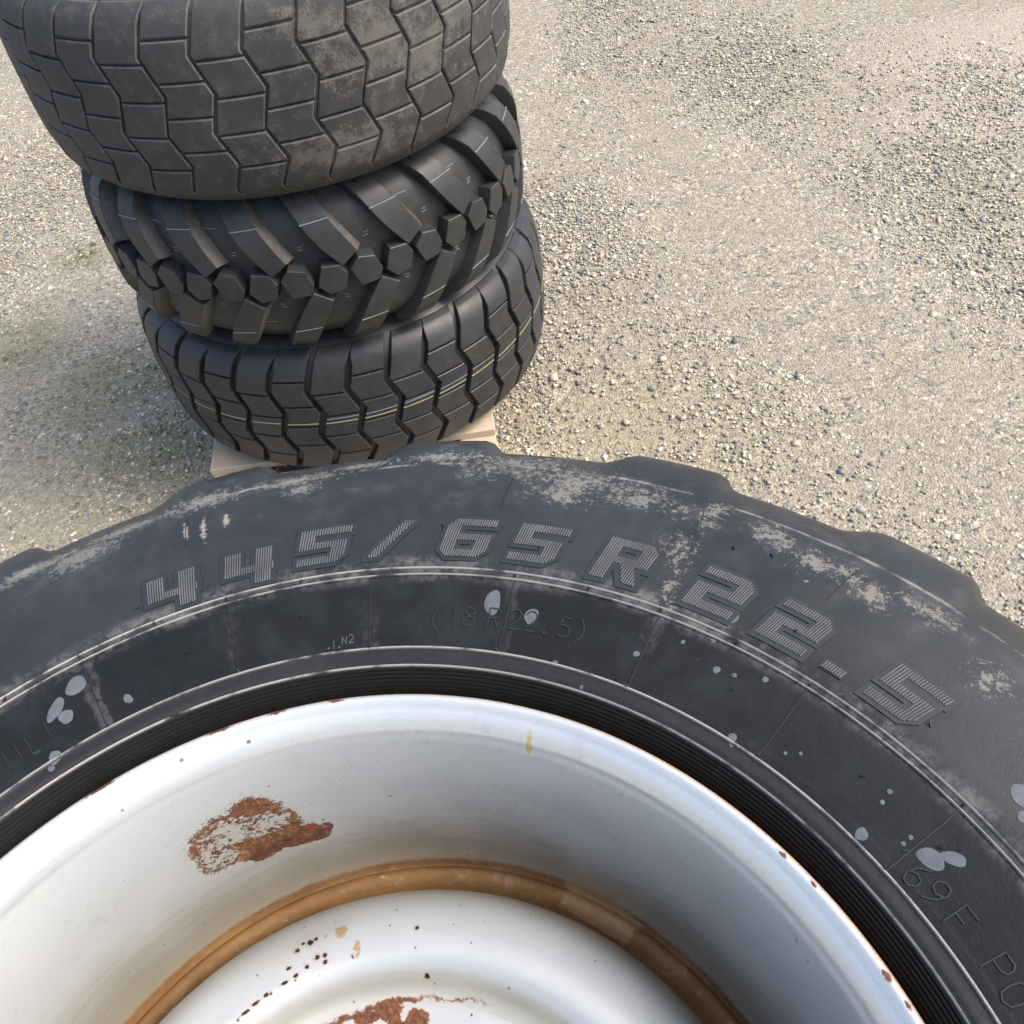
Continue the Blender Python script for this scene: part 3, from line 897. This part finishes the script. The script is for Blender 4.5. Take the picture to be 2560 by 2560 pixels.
def build_lug_tyre(loc):
    t = empty('lug_tyre', (loc[0], loc[1], loc[2] - 0.186))
    tag(t, 'black tyre with deep curved lugs and hexagonal knobs, middle of the stack', 'tyre', 'tyres in the stack on the pallet')
    z0 = (0, 0, 0.186)
    link('carcass', tyre_body(LUG_SEC, MAT['lug']), t, z0)
    P = 360.0 / 22
    base = -74.3
    H = 0.032
    rref = 0.535
    Lp = [(-17.8, 0.200), (-16.4, 0.178), (-14.8, 0.152), (-13.3, 0.130), (-11.2, 0.100), (-9.1, 0.072), (-5.2, 0.024)]
    Rp = [(-12.0, 0.200), (-10.2, 0.180), (-8.5, 0.158), (-7.0, 0.138), (-5.1, 0.112), (-3.1, 0.083), (-1.0, 0.051)]
    hexL = [(-0.7, 0.034), (-3.1, 0.011), (-1.3, -0.029)]
    hexR = [(2.6, 0.023), (3.2, -0.006), (2.3, -0.018)]
    hexL = [(-1.3, 0.036), (-2.4, 0.0245), (-3.6, 0.012), (-2.8, -0.010), (-1.8, -0.032)]
    hexR = [(2.5, 0.029), (3.1, 0.0115), (3.7, -0.005), (3.1, -0.017), (2.4, -0.029)]
    def hl(v):
        a = abs(v)
        return H * (1 - 0.55 * min(1.0, max(0.0, (a - 0.150) / 0.05)))
    zo = 0.012
    for s in (1, -1):
        off = base + (0 if s > 0 else P / 2)
        lug = block_mesh('lug', LUG_SEC, [(off + a, s * v + (zo if s > 0 else zo)) for a, v in Lp], [(off + a, s * v + zo) for a, v in Rp], H, MAT['lug'], rref, 4, 0.0016, 0.002, 0.004, hl, draft_right=0.011, right_mat=MAT['lug_flank_lit'] if s > 0 else MAT['muddy_flank_lit'])
        knob = block_mesh('knob', LUG_SEC, [(off + a, s * v + zo) for a, v in hexL], [(off + a, s * v + zo) for a, v in hexR], H, MAT['lug'], rref, 4, 0.0016, 0.0028, 0.004)
        # pale mould line over each lug and in each trough, and small ticks in the trough
        vl = s * 0.116 + zo
        l1 = strip_mesh('mould_line', LUG_SEC, off - 12.3, off - 5.5, vl, vl + 0.004, 0.0012, H, MAT['chalk'])
        l2 = strip_mesh('mould_line', LUG_SEC, off - 4.2, off - 0.9, vl + 0.004, vl + 0.004, 0.0011, 0.0002, MAT['chalk'])
        t1 = strip_mesh('tick', LUG_SEC, off + 1.8, off + 3.1, s * 0.069 + zo, s * 0.071 + zo, 0.0011, 0.0002, MAT['chalk'], 3)
        t2 = strip_mesh('tick', LUG_SEC, off + 1.6, off + 2.9, s * 0.062 + zo, s * 0.064 + zo, 0.0011, 0.0002, MAT['chalk'], 3)
        slot_shade = strip_mesh('slot_shade', LUG_SEC, off - 13.2, off - 12.2, s * 0.170 + zo, s * 0.162 + zo, 0.009, H - 0.005, MAT['spew'], 3, 0.0002)  # near-black inlay: painted shade of a notch, no recess is cut
        for k in range(22):
            for nm, me in (('slot_shade', slot_shade), ('lug', lug), ('knob', knob), ('mould_line', l1), ('mould_line', l2), ('tick', t1), ('tick', t2)):
                if me is l2 and (k * 7) % 3 == 0:
                    continue
                link(nm, me, t, z0, R(P * k))
    return t

# ------------------------------------------------------------------ the lying wheel
WX, WY = -0.129, 0.017
RIM_Z = CAM_Z - 0.505
MIDZ = -0.19                                   # mid-plane of the tyre below the rim lip
FRONT_SEC = Section([(0.552, 0.0), (0.5515, 0.06), (0.549, 0.11), (0.5435, 0.145), (0.5335, 0.1675), (0.519, 0.185), (0.50, 0.199), (0.47, 0.2115), (0.435, 0.2185), (0.40, 0.2175),
                     (0.38, 0.2155), (0.352, 0.210), (0.324, 0.2035), (0.3125, 0.200), (0.299, 0.182), (0.287, 0.168)], 6)

def side_z(r):
    """height of the upper sidewall (relative to the rim lip) at radius r"""
    P = FRONT_SEC.P
    i = int(np.argmax(P[:, 1]))
    rr, zz = P[i - 30:, 0][::-1], P[i - 30:, 1][::-1]
    o = np.argsort(rr)
    return float(np.interp(r, rr[o], zz[o])) + MIDZ

def side_pt(r, thdeg, h):
    a = R(thdeg)
    return (r * math.cos(a), r * math.sin(a), side_z(r) + h)

def front_carcass():
    # densify the upper wall and add ribs and the fine grooves beside the rim
    up = []
    rs = np.concatenate([np.arange(0.3000, 0.3125, 0.0004), np.arange(0.3125, 0.330, 0.0005), np.arange(0.330, 0.372, 0.003), np.arange(0.372, 0.383, 0.00045),
                         np.arange(0.383, 0.482, 0.004), np.arange(0.482, 0.490, 0.0007)])
    def rib(r, c, w, h):
        d = abs(r - c) / w
        return h * max(0.0, 1 - d * d) if d < 1 else 0.0
    for r in rs:
        z = side_z(r)
        if r < 0.3118:
            z += 0.0008 * (1 if math.sin((r - 0.3) / 0.0016 * 2 * math.pi) > 0 else -1)
        z += rib(r, 0.3127, 0.0009, 0.0014) + rib(r, 0.324, 0.0013, 0.0014) + rib(r, 0.3745, 0.0011, 0.0013) + rib(r, 0.3797, 0.0011, 0.0013)
        if 0.3745 < r < 0.3797:
            z += 0.0004
        up.append((float(r), z))
    P = FRONT_SEC.P
    crown = [(float(r), float(z) + MIDZ) for r, z in P if r > 0.4915 and z < 0.2055]
    top = [(0.287, 0.168 + MIDZ), (0.296, 0.178 + MIDZ)] + up + list(reversed(crown))
    bot = [(r, 2 * MIDZ - z) for r, z in reversed([(0.287, 0.168 + MIDZ), (0.299, 0.182 + MIDZ), (0.3125, 0.2 + MIDZ), (0.38, 0.2155 + MIDZ), (0.42, 0.218 + MIDZ), (0.46, 0.2135 + MIDZ), (0.49, 0.2045 + MIDZ)] + list(reversed(crown))[:-1])]
    prof = top + bot
    inner = [(0.285, 2 * MIDZ - (0.15 + MIDZ)), (0.33, -0.37), (0.45, -0.385), (0.50, -0.33), (0.515, -0.19), (0.50, -0.05), (0.45, 0.006), (0.33, -0.008), (0.285, -0.03)]
    NS = 540
    V, F = revolve(prof + inner, NS, closed=True)
    # scalloped shoulders: blunt lugs every 20 degrees, on both sides (half a step apart)
    def sm(a, b, x):
        t = min(1.0, max(0.0, (x - a) / (b - a)))
        return t * t * (3 - 2 * t)
    m = len(prof) + len(inner)
    V = [list(v) for v in V]
    for k in range(NS):
        th = 360.0 * k / NS
        up = (th - 35.6) % 20.0
        dn = (th - 25.6) % 20.0
        for i, (r, z) in enumerate(prof):
            if r < 0.468:
                continue
            top = z > MIDZ
            d = abs(z - MIDZ)
            if d < 0.118:
                continue
            u = up if top else dn
            bump = sm(0.0, 1.5, u) * (1 - sm(8.0, 11.6, u))
            wgt = sm(0.118, 0.135, d) * sm(0.472, 0.530, r)
            h = 0.0105 * bump * wgt
            # push along the local outward normal of the section
            p0, p1 = prof[max(0, i - 1)], prof[min(len(prof) - 1, i + 1)]
            tx, tz = p1[0] - p0[0], p1[1] - p0[1]
            l = math.hypot(tx, tz) + 1e-9
            nr, nz = -tz / l, tx / l
            if nr < 0:
                nr, nz = -nr, -nz
            rr = r + nr * h
            V[k * m + i] = [rr * math.cos(R(th)), rr * math.sin(R(th)), z + nz * h]
    return mesh_from('tyre', V, F, MAT['front'], True, 45.0)

GLYPH = {
    '4': [(0, .32, .30, 1), (0, .32, .95, .54), (.60, 0, .92, 1)],
    '5': [(0, .79, 1.06, 1), (0, .42, .30, 1), (0, .42, 1, .62), (.70, 0, 1, .62), (-.08, 0, 1, .21)],
    '6': [(.06, .80, 1.0, 1), (0, 0, .30, 1), (0, .42, 1, .60), (.70, 0, 1, .60), (0, 0, 1, .20)],
    '2': [(0, .80, 1, 1), (.70, .40, 1, 1), (0, .40, 1, .60), (0, 0, .30, .60), (0, 0, 1, .21)],
    'R': [(0, 0, .30, 1), (0, .80, 1, 1), (.70, .40, 1, 1), (.30, .40, 1, .58)],
    '/': [], '-': [(0, 0, 1, 1)],
}
CUT = {'5': [('br', .16), ('tr2', .0)], '6': [('tl', .18), ('bl', .16), ('br', .16)], '2': [('tr', .18), ('bl2', .0)], 'R': [('tr', .16)], '4': []}

def spans(ch, x, m=0.0):
    """filled y-intervals of a glyph at x (m = outline margin)"""
    iv = []
    for x0, y0, x1, y1 in GLYPH[ch]:
        if x0 - m <= x <= x1 + m:
            iv.append([y0 - m, y1 + m])
    if ch == 'R' and 0.38 - m <= x <= 1.0 + m:
        # the leg runs from the middle of the bowl to the foot
        hi = 0.44
        xl = lambda y: 0.42 + (0.44 - y) * 0.62
        ys = [y for y in np.linspace(0, hi, 45) if xl(y) - m <= x <= xl(y) + 0.30 + m]
        if ys:
            iv.append([min(ys) - m, max(ys) + m])
    if ch == '/':
        xl = lambda y: y * 0.74
        ys = [y for y in np.linspace(0, 1, 60) if xl(y) - m <= x <= xl(y) + 0.27 + m]
        if ys:
            iv.append([min(ys) - m, max(ys) + m])
    iv.sort()
    out = []
    for a, b in iv:
        if out and a <= out[-1][1] + 1e-4:
            out[-1][1] = max(out[-1][1], b)
        else:
            out.append([a, b])
    # cut outer corners
    for kind, s in CUT.get(ch, []):
        if not out or s == 0: continue
        if kind == 'br' and x > 1 - s: out[0][0] = max(out[0][0], (x - (1 - s)) - m)
        if kind == 'bl' and x < s: out[0][0] = max(out[0][0], (s - x) - m)
        if kind == 'tl' and x < s: out[-1][1] = min(out[-1][1], 1 - (s - x) + m)
        if kind == 'tr' and x > 1 - s: out[-1][1] = min(out[-1][1], 1 - (x - (1 - s)) + m)
    return [(a, b) for a, b in out if b - a > 0.02]

def build_glyph(ch, th_left, r0, wid, hei, slant, parent):
    """one moulded character: a raised plate with fine ribs on it. th_left = angle of its lower left corner"""
    rm = r0 + hei / 2
    def P(x, y, h):
        s = x * wid + y * slant
        return side_pt(r0 + y * hei, th_left - math.degrees(s / rm), h)
    V, F = [], []
    m = 0.085
    n = 44
    for i in range(n):
        xa = -m + (1.06 + 2 * m) * i / n; xb = -m + (1.06 + 2 * m) * (i + 1) / n
        for a, b in spans(ch, (xa + xb) / 2, m):
            k = len(V)
            ns = max(2, int((b - a) / 0.2) + 1)
            for q in range(ns):
                y = a + (b - a) * q / (ns - 1)
                V += [P(xa, y, 0.0008), P(xb, y, 0.0008)]
            for q in range(ns - 1):
                F.append((k + 2 * q, k + 2 * q + 1, k + 2 * q + 3, k + 2 * q + 2))
            e = len(V)
            V += [P(xa, a, -0.001), P(xb, a, -0.001), P(xa, b, -0.001), P(xb, b, -0.001)]
            F += [(k, e, e + 1, k + 1), (k + 2 * ns - 2, k + 2 * ns - 1, e + 3, e + 2)]
            j = [k + 2 * q for q in range(ns)]
            V0 = len(V)
            V += [P(xa, a, -0.001), P(xa, b, -0.001), P(xb, a, -0.001), P(xb, b, -0.001)]
            F += [tuple(j) + (V0 + 1, V0), tuple(x + 1 for x in reversed(j)) + (V0 + 2, V0 + 3)]
    o = link('letter', mesh_from('letter', V, F, MAT['letter'], False), parent)
    V, F = [], []
    nr = max(4, int(wid / 0.0016))
    for i in range(nr):
        xc = (i + 0.5) / nr * (1.06 if ch == '5' else 1.0)
        for a, b in spans(ch, xc, -0.0):
            a += 0.012; b -= 0.012
            ns = max(2, int((b - a) / 0.25) + 2)
            hw = 0.27 / nr
            k = len(V)
            for q in range(ns):
                y = a + (b - a) * q / (ns - 1)
                V += [P(xc - hw, y, 0.0007), P(xc - hw * 0.45, y, 0.0017), P(xc + hw * 0.45, y, 0.0017), P(xc + hw, y, 0.0007)]
            for q in range(ns - 1):
                for w in range(3):
                    F.append((k + 4 * q + w, k + 4 * q + w + 1, k + 4 * q + 5 + w, k + 4 * q + 4 + w))
    o2 = link('letter_ribs', mesh_from('letter_ribs', V, F, MAT['hatch'], False), parent)
    o2['kind'] = 'stuff'
    return o

def ridge_path(pts, parent, name, mat, w=0.0011, h=0.0011, closed=False):
    """low moulded ridge along (theta, r) points on the sidewall"""
    V, F = [], []
    n = len(pts)
    Q = [np.array((R(t) * r, r)) for t, r in pts]
    for i in range(n):
        a = Q[max(0, i - 1)]; b = Q[min(n - 1, i + 1)]
        d = (b - a) / (np.linalg.norm(b - a) + 1e-9)
        nn = np.array((-d[1], d[0]))
        t, r = pts[i]
        for s, hh in ((-1, -0.0006), (-0.45, h), (0.45, h), (1, -0.0006)):
            dt = math.degrees(nn[0] * s * w / r)
            V.append(side_pt(r + nn[1] * s * w, t + dt, hh))
    for i in range(n - 1):
        for q in range(3):
            F.append((i * 4 + q, i * 4 + q + 1, i * 4 + 5 + q, i * 4 + 4 + q))
    me = mesh_from(name, V, F, mat, True, 60)
    return link(name, me, parent)

STROKES = {   # thin moulded characters on a unit box
    '1': [[(.25, .8), (.5, 1), (.5, 0)]],
    '8': [[(.5, .55), (.18, .68), (.2, .92), (.5, 1), (.8, .92), (.82, .68), (.5, .55), (.12, .4), (.12, .12), (.5, 0), (.88, .12), (.88, .4), (.5, .55)]],
    'R': [[(.1, 0), (.1, 1), (.7, 1), (.9, .85), (.9, .62), (.7, .5), (.1, .5)], [(.5, .5), (.9, 0)]],
    '2': [[(.1, .8), (.3, 1), (.7, 1), (.9, .8), (.85, .6), (.1, 0), (.95, 0)]],
    '5': [[(.9, 1), (.2, 1), (.15, .58), (.6, .62), (.9, .4), (.85, .12), (.5, 0), (.1, .1)]],
    '6': [[(.8, 1), (.3, .7), (.1, .3), (.25, .05), (.6, 0), (.9, .2), (.85, .45), (.5, .55), (.15, .4)]],
    '9': [[(.2, 0), (.7, .3), (.9, .7), (.75, .95), (.4, 1), (.1, .8), (.15, .55), (.5, .45), (.85, .6)]],
    'F': [[(.1, 0), (.1, 1), (.9, 1)], [(.1, .52), (.7, .52)]],
    'P': [[(.1, 0), (.1, 1), (.7, 1), (.9, .85), (.9, .62), (.7, .5), (.1, .5)]],
    '0': [[(.5, 0), (.15, .15), (.08, .5), (.15, .85), (.5, 1), (.85, .85), (.92, .5), (.85, .15), (.5, 0)]],
    '(': [[(.7, 1.15), (.35, .8), (.25, .5), (.35, .2), (.7, -.15)]],
    ')': [[(.3, 1.15), (.65, .8), (.75, .5), (.65, .2), (.3, -.15)]],
    '.': [[(.4, 0), (.6, 0), (.6, .1), (.4, .1), (.4, 0)]],
    'I': [[(.5, 0), (.5, 1)]],
    'N': [[(.1, 0), (.1, 1), (.9, 0), (.9, 1)]],
    'L': [[(.2, 1), (.2, 0), (.7, 0)]],
}

def small_char(ch, thc, rc, w, h, parent, lw=0.0009, lh=0.0012, mat='flash'):
    for st in STROKES[ch]:
        pts = []
        for a, b in zip(st[:-1], st[1:]):
            for q in range(3):
                t = q / 3
                pts.append((a[0] + (b[0] - a[0]) * t, a[1] + (b[1] - a[1]) * t))
        pts.append(st[-1])
        ridge_path([(thc - math.degrees((x - 0.5) * w / rc), rc + (y - 0.5) * h) for x, y in pts], parent, 'letter', MAT[mat], lw, lh)

def drip(th, r, a, b, rot, parent, seed):
    """a dried splash: a low uneven dome"""
    rd = random.Random(seed)
    n = 32
    V, F = [], []
    ph = [rd.uniform(0, 6.28) for _ in range(3)]
    for ring, (k, h) in enumerate(((1.0, 0.00024), (0.96, 0.00026), (0.5, 0.00028))):
        for i in range(n):
            t = 2 * math.pi * i / n
            w = 1 + 0.07 * math.sin(2 * t + ph[0]) + 0.06 * math.sin(3 * t + ph[1]) + 0.025 * math.sin(5 * t + ph[2])
            x, y = a * w * k * math.cos(t), b * w * k * math.sin(t)
            xr, yr = x * math.cos(rot) - y * math.sin(rot), x * math.sin(rot) + y * math.cos(rot)
            V.append(side_pt(r + yr, th - math.degrees(xr / r), h))
    c = len(V); V.append(side_pt(r, th, 0.00028))
    for ring in range(2):
        for i in range(n):
            i2 = (i + 1) % n
            F.append((ring * n + i, ring * n + i2, (ring + 1) * n + i2, (ring + 1) * n + i))
    for i in range(n):
        F.append((2 * n + i, 2 * n + (i + 1) % n, c))
    me = mesh_from('dried_drip', V, F, MAT['spot'], True, None)
    bm = bmesh.new(); bm.from_mesh(me); bmesh.ops.recalc_face_normals(bm, faces=bm.faces)
    if sum(f.normal.z for f in bm.faces) < 0: bmesh.ops.reverse_faces(bm, faces=bm.faces)
    bm.to_mesh(me); bm.free()
    return link('dried_drip', me, parent)

def build_wheel():
    base_z = RIM_Z + MIDZ - 0.2185
    w = empty('truck_wheel', (WX, WY, base_z))
    tag(w, 'large used tyre on a rusty silver rim, lying flat in the foreground', 'wheel')
    org = (0, 0, RIM_Z - base_z)
    ty = link('tyre', front_carcass(), w, org)
    ty['label'] = 'black tyre with 445/65 R22.5 lettering, dusty sidewall'
    # tread rows below the scalloped shoulder
    sec = FRONT_SEC
    H = 0.010
    rows = [0.128, 0.064, 0.0, -0.064, -0.128]
    for c in (0, 1):
        for q in range(4):
            a, b = rows[q] - 0.002, rows[q + 1] + 0.002
            vs = [a, (a + b) / 2, b]
            zz = lambda v: 2.7 * abs(((v / 0.064) % 2) - 1)
            me = block_mesh('tread_block', sec, [(c * 10 + zz(v) + 0.5, v) for v in vs], [(c * 10 + 9.5 + zz(v), v) for v in vs], H, MAT['front_tread'], 0.56, 4, 0.0016, 0.002, 0.002)
            for k in range(18):
                link('tread_block', me, ty, (0, 0, MIDZ), R(20 * k))
    # moulded size, angles measured along the sidewall
    big = [('4', 108.3, .3835, .0360, .0290, .0030), ('4', 100.7, .3835, .0360, .0290, .0030), ('5', 93.4, .3885, .0335, .0305, .0050), ('/', 86.3, .3885, .0300, .0305, .0040),
           ('6', 79.0, .3880, .0330, .0320, .0060), ('5', 72.0, .3885, .0320, .0315, .0060), ('R', 63.6, .3870, .0335, .0345, .0070), ('2', 54.4, .3880, .0325, .0330, .0070),
           ('2', 47.2, .3890, .0320, .0325, .0070), ('-', 40.9, .3905, .0130, .0055, .0010), ('5', 37.0, .3905, .0310, .0310, .0060)]
    for ch, t, r0, wd, he, sl in big:
        build_glyph(ch, t, r0, wd, he, sl, ty)
    # small moulded marks
    for ch, t, rc in (('(', 78.3, .343), ('1', 76.2, .3445), ('8', 74.6, .3455), ('R', 71.9, .3465), ('2', 69.6, .3475), ('2', 67.9, .348), ('.', 66.2, .348), ('5', 64.2, .3485), (')', 62.5, .3485)):
        small_char(ch, t, rc, .0088, .0130, ty, .0008, .0009, 'letter')
    for ch, t, rc in (('1', 25.6, .334), ('6', 23.9, .335), ('9', 21.9, .3365), ('F', 19.3, .337), ('P', 15.2, .338), ('0', 13.1, .3375)):
        small_char(ch, t, rc, .0100, .0138, ty, .0008, .0008, 'letter')
    for ch, t, rc in (('I', 121.0, .343), ('L', 122.7, .3405), ('I', 124.3, .3415), ('I', 125.6, .3395)):
        small_char(ch, t, rc, .0095, .0125, ty)
    for ch, t, rc in (('.', 90.3, .3300), ('I', 89.7, .3295), ('.', 89.1, .3297), ('N', 88.5, .3315), ('2', 87.7, .3322)):
        small_char(ch, t, rc, .0036, .0052, ty, .0004, .0006, 'hatch')
    # radial moulding lines and nibs
    for k in range(24):
        t = 10.6 + 15 * k
        ridge_path([(t, .3135), (t + 0.05, .33), (t, .352), (t, .3735)], ty, 'mould_line', MAT['flash'], .0006, .0009)
        if k % 2 == 0:
            ridge_path([(t + 3.1, .434), (t + 3.0, .45), (t + 2.8, .468)], ty, 'mould_line', MAT['spew'], .0006, .0008)
    nib = mesh_from('nib', *nib_geo(), MAT['spew'], True, None)
    for k in range(48):
        t = 10.6 + 7.5 * k + random.uniform(-0.2, 0.2)
        for rr in ((.3772,) if k % 2 else (.3772, .325)):
            o = link('nib', nib, ty, side_pt(rr, t, 0.0006), R(t))
            o.rotation_euler = (random.uniform(-0.7, 0.7), random.uniform(-0.7, 0.7), random.uniform(0, 6.28))
    for t, rr in ((105.5, .35), (93.2, .352), (109.0, .396), (78.9, .415), (69.0, .402), (49.5, .45), (44.4, .403), (32.6, .352), (46.2, .35), (31.5, .40), (24.5, .353), (52.5, .443)):
        o = link('nib', nib, ty, side_pt(rr, t, 0.0005), 0)
        o.rotation_euler = (random.uniform(-1, 1), random.uniform(-1, 1), random.uniform(0, 6.28))
    # cracks in the shoulder rubber
    ridge_path([(56.6, .490), (56.3, .484), (56.5, .476)], ty, 'crack', MAT['spew'], .0009, .0004)
    ridge_path([(56.4, .470), (56.1, .462), (56.4, .455), (56.0, .447), (56.3, .44)], ty, 'crack', MAT['spew'], .0007, .0004)
    # dried drips
    dr = [(72.4, .357, .0055, .0082, 0.1), (68.0, .3515, .0042, .0056, 0.0), (48.4, .357, .0022, .0022, 0), (46.7, .359, .0014, .0014, 0), (44.1, .366, .0017, .0019, 0),
          (43.7, .3262, .0027, .0028, 0), (43.4, .3232, .0017, .0017, 0), (29.2, .329, .0030, .0036, 0), (30.1, .356, .0014, .0014, 0), (29.9, .349, .0013, .0013, 0), (38.8, .336, .0010, .0010, 0), (37.7, .341, .0010, .0010, 0),
          (24.2, .3460, .0068, .0050, 0.5), (23.2, .3545, .0058, .0036, 0.6), (23.7, .406, .0065, .0070, 0), (22.6, .397, .0035, .0035, 0), (26.4, .341, .0012, .0012, 0), (26.4, .346, .0012, .0012, 0), (60.4, .315, .0011, .0013, 0),
          (49.8, .394, .0058, .0060, 0.2), (52.5, .364, .0013, .0014, 0), (50.0, .373, .0015, .0018, 0), (56.2, .346, .0021, .0018, 0), (64.1, .325, .0018, .0018, 0),
          (116.9, .361, .0075, .0052, 0.5), (119.5, .353, .0080, .0040, 0.75), (118.9, .345, .0048, .0042, 0.3), (112.7, .336, .0026, .0033, 0.3), (121.6, .325, .0034, .0046, -0.4), (122.4, .320, .0020, .0020, 0)]
    for i, (t, rr, a, b, ro) in enumerate(dr):
        drip(t, rr, a, b, ro, ty, i)
    # ---- rim barrel
    prof = [(0.2860, -0.050), (0.2925, -0.022), (0.2972, -0.012), (0.2988, -0.005), (0.2982, -0.0005), (0.2962, 0.0018), (0.2940, 0.0020), (0.2922, 0.0010), (0.2906, -0.0012), (0.2896, -0.0030), (0.2884, -0.0036),
            (0.2868, -0.0048), (0.2848, -0.0076), (0.2828, -0.0110), (0.2811, -0.0146), (0.2800, -0.0185), (0.2794, -0.0230), (0.2788, -0.045), (0.2782, -0.070), (0.2776, -0.095), (0.2766, -0.120), (0.2753, -0.145), (0.2740, -0.165), (0.2726, -0.180), (0.2710, -0.190),
            (0.2692, -0.1965), (0.2681, -0.2005), (0.2674, -0.2070), (0.2660, -0.2085), (0.2644, -0.2062), (0.2622, -0.2040), (0.2595, -0.2030), (0.2565, -0.2037), (0.2535, -0.2062), (0.2508, -0.2110), (0.2480, -0.2165), (0.2440, -0.2200),
            (0.2440, -0.235), (0.262, -0.26), (0.274, -0.30), (0.283, -0.36), (0.2985, -0.376), (0.2985, -0.383), (0.290, -0.383)]
    dense = []
    for (a, b) in zip(prof[:-1], prof[1:]):
        m = max(1, int(math.hypot(a[0] - b[0], a[1] - b[1]) / 0.004))
        for q in range(m):
            dense.append((a[0] + (b[0] - a[0]) * q / m, a[1] + (b[1] - a[1]) * q / m))
    dense.append(prof[-1])
    V, F = revolve([(r, z) for r, z in dense], 288)
    F = [tuple(reversed(f)) for f in F] if False else F
    rim = link('rim', mesh_from('rim', V, F, MAT['rim'], True, 60.0), w, org)
    rim['label'] = 'silver steel rim with a large rust patch'
    # outer skin below the tyre bead is the same steel: add the disc
    dprof = [(0.2475, -0.215), (0.2462, -0.2080), (0.2440, -0.1985), (0.2405, -0.1875), (0.2350, -0.1735), (0.2280, -0.1610), (0.2190, -0.1510), (0.2085, -0.1440), (0.1975, -0.1402), (0.1880, -0.1392), (0.1810, -0.1405),
             (0.1755, -0.1445), (0.1712, -0.1500), (0.1675, -0.1555), (0.1635, -0.1592), (0.1585, -0.1608)]
    dd = []
    sp = Section([(r, z) for r, z in dprof], 4)
    dd = [tuple(p) for p in sp.P[4:]]
    V, F = revolve(dd, 240)
    bm = bmesh.new()
    vs = [bm.verts.new(v) for v in V]
    for f in F:
        bm.faces.new([vs[i] for i in f])
    # bolt face with holes
    bm2 = bmesh.new()
    def circ(cx, cy, r, n, z):
        l = [bm2.verts.new((cx + r * math.cos(2 * math.pi * i / n), cy + r * math.sin(2 * math.pi * i / n), z)) for i in range(n)]
        e = [bm2.edges.new((l[i], l[(i + 1) % n])) for i in range(n)]
        return l, e
    zb = dd[-1][1]
    eds = []
    lo, e = circ(0, 0, dd[-1][0], 120, zb); eds += e
    lb, e = circ(0, 0, 0.1105, 96, zb); eds += e
    holes = []
    for k in range(8):
        a = R(62.5 + 45 * k)
        l, e = circ(0.1385 * math.cos(a), 0.1385 * math.sin(a), 0.0130, 28, zb)
        holes.append(l); eds += e
    bmesh.ops.triangle_fill(bm2, use_beauty=True, edges=eds)
    for l in holes + [lb]:
        low = [bm2.verts.new((v.co.x, v.co.y, zb - 0.014)) for v in l]
        n = len(l)
        for i in range(n):
            bm2.faces.new((l[i], l[(i + 1) % n], low[(i + 1) % n], low[i]))
    me2 = bpy.data.meshes.new('bolt_face')
    bmesh.ops.recalc_face_normals(bm2, faces=bm2.faces)
    bm2.to_mesh(me2); bm2.free()
    me2.materials.append(MAT['disc'])
    me = bpy.data.meshes.new('disc')
    bm.to_mesh(me); bm.free()
    me.materials.append(MAT['disc'])
    me.polygons.foreach_set('use_smooth', [True] * len(me.polygons))
    disc = link('disc', me, rim)
    link('bolt_face', me2, rim)
    return w

def nib_geo():
    V, F = [], []
    n = 6
    for z, r in ((-0.001, 0.0008), (0.0016, 0.0006), (0.0034, 0.0003)):
        for i in range(n):
            a = 2 * math.pi * i / n
            V.append((r * math.cos(a), r * math.sin(a), z))
    for q in range(2):
        for i in range(n):
            F.append((q * n + i, q * n + (i + 1) % n, (q + 1) * n + (i + 1) % n, (q + 1) * n + i))
    F.append(tuple(2 * n + i for i in range(n)))
    return V, F

# ------------------------------------------------------------------ build
build_ground()
build_gravel()
build_moss()
build_pallet(-0.412, 2.29, 'pale wooden pallet under the stack of three loose tyres')
build_pallet(WX, WY + 0.02, 'wooden pallet on the ground below the lying wheel')
build_new_tyre((-0.379, 2.299, 0.365))
build_lug_tyre((-0.378, 2.246, 0.771))
build_worn_tyre((-0.378, 2.223, 1.1725), 'worn grey tyre with shallow zigzag tread, muddy, on top of the stack')
build_worn_tyre((WX + 0.01, WY + 0.03, 0.145 + 0.2045), 'black tyre lying on the pallet below the wheel', 'tyre', 'front_tread', 'tyres under the lying wheel', 0.3)
build_worn_tyre((WX - 0.01, WY - 0.01, 0.145 + 0.2045 + 0.409), 'black tyre directly beneath the lying wheel', 'tyre', 'front_tread', 'tyres under the lying wheel', 1.1)
build_wheel()
